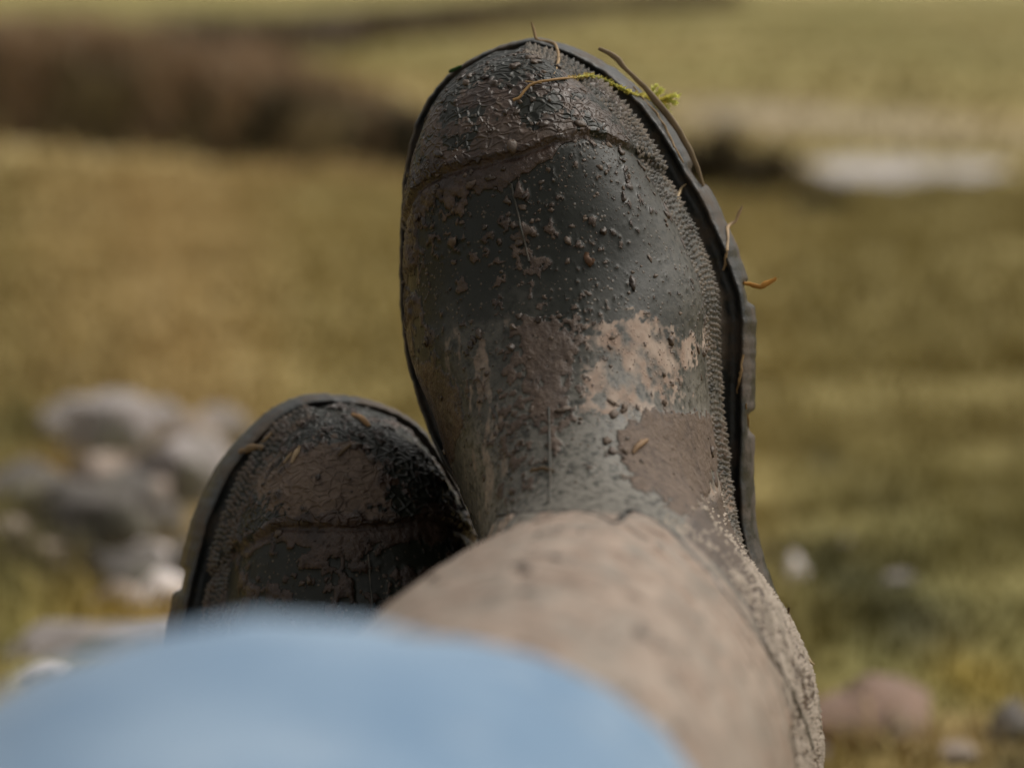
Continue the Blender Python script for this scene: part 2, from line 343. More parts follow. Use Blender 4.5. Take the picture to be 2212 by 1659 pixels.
def tussock(u, v, rpx, hpx, pal, label, seed):
    p, d = ground_hit(u, v+hpx*0.5); r = rpx*d/FPX; r_ = np.random.default_rng(seed); n = 900
    a = r_.uniform(0, 6.283, n); q = np.sqrt(r_.uniform(0, 1, n))*r; x = p[0]+np.cos(a)*q; y = p[1]+np.sin(a)*q*0.8
    root = empty('rush_tussock', Matrix.Translation(Vector(p)))
    bpy.context.view_layer.update()
    b = blades('stems', np.stack([x, y, terrain(x, y)], 1), hpx*d/FPX*r_.uniform(0.5, 1.3, n)*(1.1-0.5*q/r), r_.uniform(0.008, 0.02, n), r_.uniform(0.05, 0.6, n), cols(n, pal, seed), M_GRASS, seed, root)
    b.matrix_parent_inverse = root.matrix_world.inverted()
    tag(root, label, 'rushes', 'dark rush tussocks by the stream')
DK = [(0.035, 0.036, 0.02), (0.055, 0.045, 0.025), (0.09, 0.07, 0.035)]
tussock(1530, 340, 95, 150, DK+[(0.17, 0.12, 0.07)], 'dark rush tussock just behind the edge of the big boot', 31)
tussock(1655, 375, 85, 115, DK+[(0.17, 0.12, 0.07), (0.2, 0.15, 0.08)], 'dark rush tussock between the boot and the pale pool', 32)
tussock(1775, 430, 60, 60, DK+[(0.16, 0.13, 0.06)], 'low brown rush tussock in the grass below the pool', 33)
tussock(560, 295, 90, 50, DK, 'dark rushes hanging over the ditch', 34)
tussock(820, 335, 120, 70, DK[:2], 'blackish rushes in the ditch beside the big boot', 35)

# ------------------------------------------------------------------ stones
M_ST = {'pale': mat_stone('pale lichen stone', (0.36, 0.32, 0.305), (0.19, 0.17, 0.155), moss=0.55), 'white': mat_stone('white quartz stone', (0.86, 0.78, 0.75), (0.74, 0.66, 0.63), moss=0.0),
        'dark': mat_stone('dark grey stone', (0.10, 0.09, 0.082), (0.17, 0.15, 0.13), moss=0.4), 'brown': mat_stone('red brown stone', (0.26, 0.17, 0.125), (0.19, 0.125, 0.095), moss=0.3),
        'speck': mat_stone('speckled beige stone', (0.46, 0.38, 0.32), (0.22, 0.19, 0.17), moss=0.1),
        'pink': mat_stone('pinkish beige stone', (0.38, 0.305, 0.255), (0.22, 0.175, 0.14), moss=0.35)}
def rock_mesh(seed, sub=4, flat=0.7, rough=0.3):
    bm = bmesh.new(); bmesh.ops.create_icosphere(bm, subdivisions=sub, radius=1); bm.verts.ensure_lookup_table()
    U = np.array([v.co for v in bm.verts]); F3 = np.array([[v.index for v in f.verts] for f in bm.faces]); bm.free()
    rg = np.random.default_rng(seed)
    d = 1+rough*vnoise(U*0.9+seed*3.1, seed)+rough*0.6*vnoise(U*2.1+seed, seed+1)+rough*0.25*fbm(U*5+seed, seed+2, 3)
    V = U*d[:, None]
    for _ in range(13):          # chipped facets
        nrm = rg.normal(size=3); nrm /= np.linalg.norm(nrm); c = rg.uniform(0.52, 0.88); e = V@nrm-c; V = V-np.outer(np.clip(e, 0, None)*0.85, nrm)
    return V*np.array([1, 0.85, flat]), F3
def stone(u, v, rpx, mat, label, seed, flat=0.7, wide=1.0, depth=None, rough=0.3, cat='stone', name='stone', sink=0.35):
    if depth is None: p, d = ground_hit(u, v); p = Vector(p)
    else: d = depth; p = at(u, v, d)
    r = (1.0 if depth is not None else 1.8 if u < 600 else 1.3)*rpx*d/FPX; V, F3 = rock_mesh(seed, 4, flat, rough*1.35); a = seed*1.7; ca, sa = math.cos(a), math.sin(a)
    V = V@np.array([[ca, sa, 0], [-sa, ca, 0], [0, 0, 1]]); V = V*np.array([wide, 1, 1])*r
    o = mesh_np(name, V, F3, M_ST[mat]); o.location = p
    if depth is None: o.location.z = p.z + r*flat*0.22
    tag(o, label, cat, 'loose stones around the boots'); return o
stone(215, 1000, 88, 'pale', 'large pale grey stone beside the toe of the lower boot', 1, 0.9)
stone(395, 1085, 80, 'pale', 'pale lilac grey stone leaning towards the sole of the lower boot', 2, 1.0)
stone(490, 965, 52, 'pale', 'grey stone half hidden behind the toe of the lower boot', 3, 0.8)
stone(330, 950, 60, 'pale', 'middle grey stone at the back of the heap by the lower boot', 4, 0.8)
stone(300, 1110, 55, 'pink', 'mossy beige stone in the middle of the heap beside the lower boot', 5, 0.8)
stone(60, 1110, 75, 'dark', 'dark stone at the left edge above the pink pebble', 6, 0.9)
stone(185, 1175, 78, 'dark', 'dark grey stone in front of the large pale stone', 7, 0.9)
stone(8, 1178, 38, 'pink', 'pinkish pebble cut by the left edge of the picture', 8, 0.9)
stone(90, 1225, 42, 'pink', 'brownish pink pebble in front of the dark stones', 9, 0.8)
stone(255, 1180, 34, 'pink', 'small beige pebble between the dark stone and the white pebble', 10, 0.8)
stone(318, 1222, 36, 'white', 'round white pebble beside the sole of the lower boot', 11, 0.95)
stone(345, 1302, 46, 'white', 'wide white pebble touching the sole of the lower boot', 12, 0.75, 1.25)
stone(250, 1308, 34, 'pink', 'small pale pebble next to the wide white pebble', 13, 0.8)
stone(300, 1260, 60, 'dark', 'black shaded stone between the two white pebbles', 14, 0.7)
stone(225, 1232, 30, 'dark', 'small dark pebble beside the round white pebble', 15, 0.8)
stone(90, 1478, 34, 'white', 'pale pebble just above the blurred jeans', 16, 0.7, 1.2)
stone(180, 1425, 90, 'pale', 'flat lilac grey stone lying along the edge of the jeans', 17, 0.35, 1.5)
stone(430, 1250, 60, 'dark', 'dark stone under the sole edge of the lower boot', 18, 0.7)
stone(150, 945, 50, 'pale', 'grey stone at the far end of the heap by the lower boot', 41, 0.9)
stone(420, 985, 60, 'pink', 'beige stone behind the pale lilac stone', 42, 0.9)
stone(245, 1085, 60, 'pink', 'beige stone resting against the large pale stone', 43, 0.9)
stone(345, 1165, 50, 'dark', 'grey shaded stone below the pale lilac stone', 44, 0.9)
stone(130, 1130, 50, 'dark', 'dark stone wedged between the two dark stones', 45, 0.9)
stone(1718, 1256, 36, 'white', 'white stone in the grass beside the ankle of the big boot', 21, 0.9)
stone(1662, 1205, 26, 'pale', 'small grey stone close to the ankle of the big boot', 22, 0.8)
stone(1822, 1192, 30, 'pale', 'faint grey stone behind the white stone in the grass', 23, 0.8)
stone(1945, 1258, 32, 'pale', 'dull grey stone to the side of the white stone', 24, 0.7)
stone(1895, 1590, 120, 'brown', 'broad reddish brown stone in the bottom corner beside the boot', 25, 0.55, 1.3)
stone(1755, 1640, 44, 'pink', 'beige stone at the bottom edge against the boot heel', 26, 0.8)
stone(2180, 1590, 62, 'dark', 'dark brown stone at the right edge near the bottom', 27, 0.8)
stone(2060, 1640, 50, 'pink', 'pale brown stone at the bottom edge beyond the red brown stone', 28, 0.7)
ed = stone(-285, 1500, 300, 'speck', 'sharp speckled beige stone cut by the left edge above the jeans', 29, 1.0, 0.95, 0.80, 0.22)
_e = ed.location.copy(); _gz = float(terrain(np.array([_e.x]), np.array([_e.y]))[0]); ed.location.z = (_gz-0.03+0.262)/2
_v = np.zeros(len(ed.data.vertices)*3, np.float32); ed.data.vertices.foreach_get('co', _v); _v = _v.reshape(-1, 3); _v[:, 2] *= (0.262-_gz+0.03)/(_v[:, 2].max()-_v[:, 2].min()); ed.data.vertices.foreach_set('co', _v.ravel()); ed.data.update()

# ------------------------------------------------------------------ the boots
def unit_frame(T, H, dT, dH, roll):
    pT, pH = np.array(cpt(*T, dT)), np.array(cpt(*H, dH)); x = pT-pH; L = np.linalg.norm(x); x /= L
    r = math.radians(roll); y = np.array([-math.cos(r), 0, -math.sin(r)]); y -= x*(y@x); y /= np.linalg.norm(y); z = np.cross(x, y)
    m = Matrix.Identity(4)
    for i in range(3): m[i][0], m[i][1], m[i][2], m[i][3] = x[i], y[i], z[i], pH[i]
    return CAM @ m
# sole outline of a right boot in mm: x from heel to toe, lateral side negative y
LAT = [(0, -2), (1.5, -14), (6, -25), (16, -35), (32, -40), (55, -41), (80, -38.5), (107, -37), (125, -40), (147, -45), (165, -49), (176, -51), (188, -51), (200, -49), (212, -46.5), (226, -42), (240, -37), (252, -31), (262, -24), (270, -15.5), (276, -7), (279.5, 1)]
MED = [(0, -2), (1.5, 12), (6, 23), (16, 33), (32, 38), (55, 40), (80, 42), (107, 47), (130, 54), (147, 60), (165, 64), (180, 65.5), (195, 65), (210, 62.5), (229, 58), (243, 54), (253, 50), (262, 45), (269, 39), (275, 30), (278.5, 19), (280, 9)]
_out = np.array(LAT + MED[:0:-1], float)
def smooth_outline(n=720):
    p = _out; s = np.r_[0, np.cumsum(np.linalg.norm(np.diff(np.vstack([p, p[:1]]), axis=0), axis=1))]
    pp = np.vstack([p[-3:], p, p[:4]]); L = s[-1]; tk = np.r_[s[-4:-1]-L, s[:-1], s[:4]+L]
    return catmull(tk, pp, np.linspace(0, L, n, endpoint=False))
OUT = smooth_outline()
def offset_outline(o):          # + outwards
    t = np.roll(OUT, -3, 0)-np.roll(OUT, 3, 0); t /= np.linalg.norm(t, axis=1)[:, None]
    nrm = np.stack([t[:, 1], -t[:, 0]], 1)
    if nrm[100]@(OUT[100]-OUT.mean(0)) < 0: nrm = -nrm
    return OUT + nrm*(o if np.isscalar(o) else o[:, None])
INSET = np.interp(OUT[:, 0], [0, 225, 262, 280], [5.3, 5.3, 4.8, 4.3]) - 0.8*sstep(5, 25, OUT[:, 1])*(1-sstep(215, 245, OUT[:, 0]))
#            Fx   Fz   Bx  Bz   yLat  yMed  yRidge f   nTop
STN = [(275.4, 30, 275.4, 14,  -0,   8,  6, .50, 4.5), (274.6, 38, 274.9, 14,  -6,  16,  6, .48, 4.2), (271.5, 45, 272.8, 14, -11,  22,  7, .46, 3.6), (266, 52, 268, 14, -13,  28,  8, .43, 3.1),
       (256, 60, 260, 14, -20,  38,  9, .40, 2.7), (241, 67, 246, 14, -28,  46, 10, .38, 2.45), (220, 72, 224, 14, -37,  53, 10, .35, 2.3),
       (198, 78, 198, 14, -44,  57, 10, .31, 2.0), (176, 88, 168, 14, -44,  57, 10, .32, 2.0), (156, 101, 132, 14, -40,  53,  8, .33, 2.0),
       (142, 115, 96, 14, -40,  47,  5, .36, 2.0), (133.5, 129, 60, 14, -46,  46,  3, .38, 2.05), (129, 145, 28, 16, -50,  48,  1, .42, 2.1),
       (128, 162, 5, 30, -51,  52,  1, .46, 2.1), (128, 182, -4, 62, -49,  57,  1, .5, 2.1), (127.5, 205, -2, 100, -48,  61,  1, .5, 2.1),
       (126, 232, 3, 145, -49,  64,  0, .5, 2.1), (123, 265, 2, 200, -51,  67, -1, .5, 2.1), (120, 300, -3, 260, -53,  69, -2, .5, 2.1),
       (116, 340, -8, 320, -55,  70, -3, .5, 2.1), (112, 380, -11, 375, -56,  70, -4, .5, 2.1)]
STN = np.array(STN, float)
def boot_surface(ns, nt):
    mid = (STN[:, 0:2]+STN[:, 2:4])/2
    tk = np.r_[0, np.cumsum(np.maximum(np.linalg.norm(np.diff(STN[:, 0:2], axis=0), axis=1), np.linalg.norm(np.diff(STN[:, 2:4], axis=0), axis=1)*0.6))]
    u = np.linspace(0, 1, ns); u = np.where(u < 0.1, u*u*5+u*0.5, u); u = (u-u[0])/(u[-1]-u[0])
    S = catmull(tk, STN, u*tk[-1])
    Fp, Bp, yl, ym, yr, f, n = S[:, 0:2], S[:, 2:4], S[:, 4], S[:, 5], S[:, 6], S[:, 7], S[:, 8]
    # in the forefoot the base width follows the sole outline, inset
    ins = offset_outline(-INSET)
    def side(sign):
        yc = np.interp(ins[:, 0], [0, 280], [0, 8]); q = ins[(ins[:, 1]-yc)*sign > 0]; q = q[np.argsort(q[:, 0])]; return q
    ql, qm = side(-1), side(1)
    k = sstep(150, 185, Bp[:, 0]); yl = yl*(1-k)+np.interp(Bp[:, 0], ql[:, 0], ql[:, 1])*k; ym = ym*(1-k)+np.interp(Bp[:, 0], qm[:, 0], qm[:, 1])*k
    th0 = np.linspace(0, 2*np.pi, nt, endpoint=False); th = th0 + 0.42*np.sin(th0)   # denser on top (th = pi)
    c, s = -np.cos(th), np.sin(th)
    R = []
    for i in range(ns):
        nt_, nb = n[i], 3.2 if Bp[i, 0] > 60 and Bp[i, 1] < 15 else 2.3
        e = np.where(c > 0, 2/nt_, 2/nb)
        h = np.sign(c)*np.abs(c)**e; w = np.sign(s)*np.abs(s)**e
        hh = np.where(h > 0, f[i]+(1-f[i])*h, f[i]+f[i]*h)
        xz = Bp[i]+(Fp[i]-Bp[i])*hh[:, None]
        up = np.clip(h, 0, 1)
        y = yr[i]*up + np.where(w > 0, ym[i]-yr[i]*up*0, -(yl[i]))*w*(1-0) - 0
        y = np.where(w > 0, yr[i]*up + w*(ym[i]-yr[i]*up), yr[i]*up + w*(-yl[i]+yr[i]*up))
        R.append(np.stack([xz[:, 0], y, xz[:, 1]], 1))
    R = np.array(R)
    # skirt: the band above the welt leans inwards, more so round the toe
    zz, yy, xx = R[:, :, 2], R[:, :, 1], R[:, :, 0]; hi = 1-sstep(70, 130, zz); ramp = np.clip((zz-20.5)/12.5, 0, 1); ramp = 0.6*ramp+0.4*sstep(0, 1, ramp)
    lat = sstep(8, -14, yy*1.0) if False else 1-sstep(-14, 8, yy)
    R[:, :, 1] = yy + hi*ramp*sstep(60, 120, xx)*(7.6*lat*np.clip(-yy/38, 0, 1) - 3.5*(1-lat)*np.clip(yy/50, 0, 1)); R[:, :, 0] = xx - 4.5*hi*ramp*sstep(225, 268, xx)
    return R, u
def grid_normals(G):
    du = np.gradient(G, axis=0); dv = (np.roll(G, -1, 1)-np.roll(G, 1, 1)); n = np.cross(du, dv)
    n /= np.linalg.norm(n, axis=2)[:, :, None]+1e-12
    c = G.mean(1, keepdims=True); sgn = np.sign(np.sum(n*(G-c), axis=2).mean()); return n*sgn

def blob(P, cx, cy, rx, ry, ang=0.0, edge=0.25, wob=0.25, seed=1, sc=0.09):
    # soft patch in the (x, y) plane of the boot, with a ragged edge
    dx, dy = P[:, 0]-cx, P[:, 1]-cy; ca, sa = math.cos(math.radians(ang)), math.sin(math.radians(ang))
    r = np.sqrt(((dx*ca+dy*sa)/rx)**2 + ((-dx*sa+dy*ca)/ry)**2)
    r = r + wob*fbm(P*sc, seed, 4, 0.6)*2
    return 1-sstep(1-edge, 1+edge, r)

def sd_poly(x, y, poly):        # signed distance to a polygon, negative inside
    p = np.array(poly, float); q = np.roll(p, -1, 0); d = np.full(len(x), 1e9); ins = np.zeros(len(x), bool)
    for (x0, y0), (x1, y1) in zip(p, q):
        ex, ey = x1-x0, y1-y0; t = np.clip(((x-x0)*ex+(y-y0)*ey)/(ex*ex+ey*ey), 0, 1)
        d = np.minimum(d, np.hypot(x-x0-t*ex, y-y0-t*ey))
        c = (y0 > y) != (y1 > y); ins ^= c & (x < (x1-x0)*(y-y0)/((y1-y0) if y1 != y0 else 1e-9)+x0)
    return np.where(ins, -d, d)
def capx(y):                    # rear edge of the toe cap
    return np.interp(y, [-60, -45, -34, -27, -21, -15, -5, 4, 16, 28, 36, 42, 48, 56, 70], [196, 212, 225, 233, 237, 239.5, 238.5, 237, 237, 237, 236, 233, 228, 220, 210])
SEAM = [[(131, 28, 112), (130, 12, 136), (128, -8, 165), (126, -18, 186)], [(126, -18, 186), (127, -17, 168), (126, -16.5, 150)],
        [(126, -16.5, 150), (122, -23, 152), (116, -30, 163), (109, -35, 172), (101, -40, 175), (92, -44, 170), (84, -46.5, 160), (72, -48.5, 142), (58, -49, 122), (46, -49, 105)]]
def seam_z(y): return np.interp(y, [-50, -48.5, -46.5, -44, -40, -35, -30, -23, -17.6, -17.4, -8, 12, 28, 50, 64], [110, 142, 160, 170, 175, 172, 163, 153, 150, 186, 165, 136, 112, 100, 110])
def base_paint(P, N, seed):
    x, y, z = P.T
    A = {}
    cd = x-capx(y); foot = (z < 120)
    A['cap'] = sstep(-0.5, 0.6, cd)*foot
    disp = 1.35*A['cap'] - 0.9*np.exp(-((cd+1.2)/1.1)**2)*foot
    pan = sstep(-1.0, 1.0, z-seam_z(y))*(x > 60)*(z > 100)
    disp = disp + 0.9*pan
    A['pan'] = pan
    return A, disp
def soft(sd, W, f, amp): return sstep(0.30, 0.62, 0.5-sd/W+amp*f)
def paint_right(P, N, seed):
    x, y, z = P.T
    A, disp = base_paint(P, N, seed); cd = x-capx(y); foot = sstep(190, 120, z*1.0) if False else (1-sstep(118, 140, z))
    pan = A.pop('pan')
    f1 = fbm(P*0.06, 11, 4, 0.6); f2 = fbm(P*0.16, 12, 4, 0.6); f3 = fbm(P*0.45, 13, 3, 0.6); f4 = np.where(z > 125, fbm(P*np.array([0.16, 0.06, 0.26])+P[:, ::-1]*0.03, 15, 4), fbm(P*np.array([0.09, 0.35, 0.2]), 14, 3))
    # wet band along the rear edge of the toe cap, thicker towards the inner side
    wid = np.interp(y, [-14, -6, 5, 30, 45, 60], [0.2, 2.2, 5.0, 6.5, 9, 12])
    band = 1-sstep(0.55, 1.15, np.abs(cd+2.5-1.5*f1*3)/np.maximum(wid, 0.1) + 0.35*f2*2)
    band *= (y > -16)
    capm = sstep(-4, 2, cd)*(1-sstep(8, 26, cd+9*f1*2))*sstep(-34, -16, y)*sstep(0.05, 0.35, 0.42+f2*1.4)
    capl = sstep(0, 4, cd)*sstep(0.05, 0.5, f1*1.3+f2*1.0-0.02)*0.75
    clump = sstep(0.02, 0.2, f2*1.2+f3*0.5-0.10)*sstep(-42, -4, cd)*(cd < 1)*sstep(-16, 12, y)
    clump2 = sstep(0.24, 0.42, f2+f3*0.5-0.12*(y < 0))*sstep(-85, -20, cd)*(cd < 0)*0.9
    inner = sstep(38, 48, y+4*f1*2)*sstep(160, 185, x)*sstep(-0.25, 0.1, f2)
    m5 = soft(sd_poly(x, y, [(212, 8), (198, 9), (186, 12), (176, 14.5), (165, 12), (157, 14), (150, 9), (157, 2.5), (168, -3.5), (178, -1), (186, 5), (198, 6.5)]), 13.0, f3*0.7+f2*0.6+f4*0.3, 1.0)
    m5 = np.maximum(m5, (1-sstep(0, 3, sd_poly(x, y, [(200, 8), (160, 24), (132, 25), (138, 14), (165, 8)])))*sstep(0.10, 0.25, f3+f2*0.6))
    m6 = soft(sd_poly(x, y, [(147, -12), (151, -20), (147, -31), (139, -38), (130, -33), (124, -31), (119, -28), (127, -22), (130, -17), (136, -12.5)]), 4.5, f3*0.5+f2*0.7, 0.9)
    m7 = 1-sstep(-0.5, 1.5, sd_poly(x, y, [(180, 62), (178, 47), (172, 40), (160, 36), (152, 44), (146, 50), (148, 64)])+f2*5)
    spat = sstep(0.40, 0.54, f3+0.35*f1)*foot*0.8
    mud = np.maximum.reduce([band, capm, capl, clump, clump2, inner*0.9, m5*0.85, m6*0.9, m7, spat*0.7])*foot
    dry = np.clip(np.maximum.reduce([m5*0.55, m6*0.9, capm*0.30*(1-band), clump2*0.25, spat*0.6]) - band*0.5, 0, 1)
    d1 = soft(sd_poly(x, y, [(177, -9), (179, -17), (176, -25), (169, -35), (161, -30), (157, -27), (148, -26), (146, -20), (152, -12), (158, -6), (168, -2), (173, -5)]), 14.0, f3*0.6+f2*0.6, 1.0)
    d3 = 1-sstep(-1, 1.5, sd_poly(x, y, [(126, -28), (116, -30), (108, -36), (108, -44), (122, -38)])+f2*3)
    streak = sstep(0.0, 0.35, f4)
    dust = np.maximum.reduce([d1*(0.50+0.8*f2+0.5*f4), d3*(0.55+0.6*f2), sstep(140, 165, z)*0.55*(0.9+0.6*f2), pan*(0.26+0.9*f1+1.5*f4+0.6*f2), 0.42*streak*sstep(196, 160, x*1.0)*0,
                              0.45*streak*(1-sstep(-1, 6, sd_poly(x, y, [(186, 38), (186, 19), (172, 22), (140, 22), (128, 40), (150, 36), (168, 38)])))])
    film = np.clip(np.maximum.reduce([0.85*sstep(178, 148, -x*-1.0) if False else 0.8*(1-sstep(126, 200, x+26*f1+10*f2)), 0.35*sstep(-20, -38, y*1.0) if False else 0.42*(1-sstep(-42, -18, y)), pan*1.0,
                              0.32*(1-sstep(-1, 4, sd_poly(x, y, [(187, 40), (186, 19), (172, 22), (140, 24), (128, 40), (150, 36), (168, 38)])))]), 0, 1)*(1-0.7*sstep(30, 46, y)*foot)  # film thinned on the inner side; its dark reflection is put into the colour
    shb = pan*sstep(0.25, 0.55, f2*0.5+f4*0.9+f1*0.4)*0.5; mud = np.maximum(mud, shb); dry = np.where(shb > 0.05, 1.0, dry)
    hl = sstep(-0.5, -0.75, N[:, 1]*1.0) if False else (1-sstep(-0.80, -0.50, N[:, 1]))*sstep(30, 44, z)*(1-sstep(140, 165, z))*(1-sstep(112, 130, x))
    mud = np.maximum(mud, hl*0.75); dry = np.maximum(dry, hl*0.45)
    disp = disp + mud*(0.25+0.9*np.clip(f2+0.35, 0, 1.2))*np.where(band+clump > 0.3, 1.45, np.where(A['cap'] > 0.5, 0.3, 0.7)) + 0.2*m6 + spat*0.15
    for k, v_ in dict(mud=mud, dry=dry, dust=np.clip(dust*(1-A['cap']), 0, 1), film=film).items(): A[k] = v_
    A['disp'] = disp
    return A
def paint_left(P, N, seed):
    x, y, z = P.T
    A, disp = base_paint(P, N, seed); cd = x-capx(y); pan = A.pop('pan'); foot = 1-sstep(118, 140, z)
    f1 = fbm(P*0.06, 61, 4, 0.6); f2 = fbm(P*0.16, 62, 4, 0.6); f3 = fbm(P*0.42, 63, 3, 0.6)
    wid = np.interp(y, [-30, -16, 0, 20, 50], [0.3, 3, 7, 4, 6])
    band = 1-sstep(0.5, 1.2, np.abs(cd+1.5-4*f1)/np.maximum(wid, 0.1)+0.7*f2)
    patch = 1-sstep(-0.6, 1.2, sd_poly(x, y, [(241, 14), (242, -14), (252, -17), (262, -6), (262, 10), (252, 20)])+f2*8+f3*3)
    wet = sstep(-0.05, 0.2, f2+0.5*f3)*(cd < 2)*0.9
    capw = sstep(0.1, 0.4, f2*0.8+f3*0.8)*sstep(-1, 1, cd)*0.85
    mud = np.maximum.reduce([band, patch, wet, capw])*foot
    dry = np.clip(patch*1.0-band*0.3, 0, 1)
    disp = disp + mud*(0.3+0.9*np.clip(f2+0.4+0.5*f3, 0, 1.4)) - 0.35*patch
    for k, v_ in dict(mud=mud, dry=dry, dust=np.clip(pan*(0.6+f1), 0, 1)*0.8, film=0.15*(1-foot)+0*x).items(): A[k] = v_
    A['disp'] = disp
    return A
MEDK = 1.0
def make_boot(side, frame, seed, ns, nt, painter, stud_mat, label):
    """side +1 = right boot, -1 = left boot (mirrored)."""
    root = empty('rubber_boot', frame); tag(root, label, 'boot', 'green rubber boots on the two feet')
    G, u = boot_surface(ns, nt); N = grid_normals(G)
    P = G.reshape(-1, 3); Nf = N.reshape(-1, 3)
    A = painter(P, Nf, seed)
    P2 = P + Nf*A.pop('disp')[:, None]
    sg = np.array([1, side, 1])
    ii = np.arange(ns*nt).reshape(ns, nt); a, b = ii[:-1], ii[1:]
    fc = np.stack([a, np.roll(a, -1, 1), np.roll(b, -1, 1), b], -1).reshape(-1, 4)
    me_n = N
    # winding: outwards
    v0, v1, v3 = P2[fc[:, 0]]*sg, P2[fc[:, 1]]*sg, P2[fc[:, 3]]*sg
    if (np.cross(v1-v0, v3-v0)*(Nf[fc[:, 0]]*sg)).sum() < 0: fc = fc[:, ::-1]
    # close the very tip with a small fan of quads
    tipc = P2[:nt].mean(0)+np.array([0.5, 0, 0]); P2 = np.vstack([P2, tipc]); A = {k_: np.r_[v_, v_[nt//2]] for k_, v_ in A.items()}
    j2 = np.arange(0, nt, 2); cap4 = np.stack([np.full(len(j2), ns*nt), (j2+2) % nt, j2+1, j2], -1)
    w0, w1, w3 = P2[cap4[0, 0]]*sg, P2[cap4[0, 1]]*sg, P2[cap4[0, 2]]*sg
    if np.cross(w1-w0, w3-w0)[0] < 0: cap4 = cap4[:, ::-1]
    fc = np.vstack([fc, cap4])
    up = mesh_np('upper', P2*sg/1000, fc, M_UP, root, attrs=A)
    P2 = P2[:-1]
    # inner lining at the rim
    rim = G[-1]; c = rim.mean(0); rows = [rim+(c-rim)*q+np.array([0, 0, dz]) for q, dz in ((0, 0), (0.0, 2.5), (0.03, 3.5), (0.06, 2), (0.07, -40), (0.09, -120))]
    RV = np.array(rows); n6 = len(rows); i6 = np.arange(n6*nt).reshape(n6, nt); f6 = np.stack([i6[:-1], np.roll(i6[:-1], -1, 1), np.roll(i6[1:], -1, 1), i6[1:]], -1).reshape(-1, 4)
    mesh_np('top_rim', RV.reshape(-1, 3)*sg/1000, f6 if side > 0 else f6[:, ::-1], M_SOLE, root)
    # ---- sole: profile swept round the outline, cleats cut into the lower edge
    m = len(OUT); s = np.r_[0, np.cumsum(np.linalg.norm(np.diff(OUT, axis=0), axis=1))]
    ph = (s/43.0+0.3) % 1.0; notch = (sstep(0.0, 0.05, ph)-sstep(0.17, 0.22, ph))
    fx = OUT[:, 0]; notch = notch*(fx < 232)*(1-((fx > 92) & (fx < 112)))
    heel = 1-sstep(70, 92, fx)
    prof = [(-12, 24, 0), (-8.4, 19.5, 0), (-7.0, 16.0, 0), (-4.0, 15.6, 0), (-3.2, 19.0, 0), (-2.6, 20.2, 0), (-2.0, 19.6, 0), (-1.2, 17.0, 0), (-0.4, 13.5, 0.35), (0.0, 11.0, 1), (0.8, 4.0, 1), (0.3, 0.6, 1), (-1.5, 0.0, 1), (-6, 0.0, 1), (-7, 5.5, 0), (-20, 6.0, 0)]
    wig = 0.45*fbm(np.c_[OUT*0.12, 0*s], seed+50, 3)+0.3*fbm(np.c_[OUT*0.5, 0*s], seed+53, 3)
    rows = []
    shal = np.maximum(sstep(225, 258, fx), sstep(0, 25, OUT[:, 1]))
    for pi, (o, zz, cl) in enumerate(prof):
        q = offset_outline(o - 2.2*notch*cl + wig)
        rows.append(np.c_[q, np.full(m, zz) - heel*(6 if zz < 10 else 0) + wig*0.5 + (2.7*shal if pi in (2, 3) else 0)])
    cpt_ = np.array([[140, 5, 6.0]]); SV = np.vstack([np.array(rows).reshape(-1, 3), cpt_]); k = len(prof)
    i7 = np.arange(k*m).reshape(k, m); f7 = np.stack([i7[:-1], i7[1:], np.roll(i7[1:], -1, 1), np.roll(i7[:-1], -1, 1)], -1).reshape(-1, 4)
    cap = np.stack([i7[-1], np.full(m, k*m), np.full(m, k*m), np.roll(i7[-1], -1)], -1)
    bm = bmesh.new(); bv = [bm.verts.new(p) for p in SV*sg/1000]
    for q in f7: bm.faces.new([bv[j] for j in q])
    for q in cap: bm.faces.new([bv[q[0]], bv[q[1]], bv[q[3]]])
    bmesh.ops.recalc_face_normals(bm, faces=bm.faces)
    for f_ in bm.faces: f_.smooth = True
    me = bpy.data.meshes.new('sole'); bm.to_mesh(me); bm.free(); me.materials.append(M_SOLE)
    so = bpy.data.objects.new('sole', me); COL.objects.link(so); so.parent = root
    # tread lugs under the sole
    lug = bpy.data.meshes.new('tread_lug'); bm = bmesh.new(); bmesh.ops.create_cube(bm, size=1)
    for v_ in bm.verts:
        if v_.co.z < 0: v_.co.x *= .8; v_.co.y *= .85
    bm.to_mesh(lug); bm.free(); lug.materials.append(M_SOLE)
    for lx in (20, 50, 140, 162, 184, 206, 228, 250):
        for ly in (-22, 8, 36):
            if lx < 60 and ly == 36: continue
            if lx > 240 and ly == -22: continue
            o = bpy.data.objects.new('tread_lug', lug); COL.objects.link(o); o.parent = so
            o.location = (lx/1000, side*(ly-(6 if lx < 60 else 0))/1000, 0.003-(0.006 if lx < 70 else 0)); o.scale = (0.012, 0.021, 0.008)
    # ---- grip studs: rows of small pyramids in a band above the welt
    BV, _ = None, None
    Gd = P2.reshape(ns, nt, 3)
    SVs, SFs = [], []; rg = np.random.default_rng(seed)
    def band_rows(i):
        return None
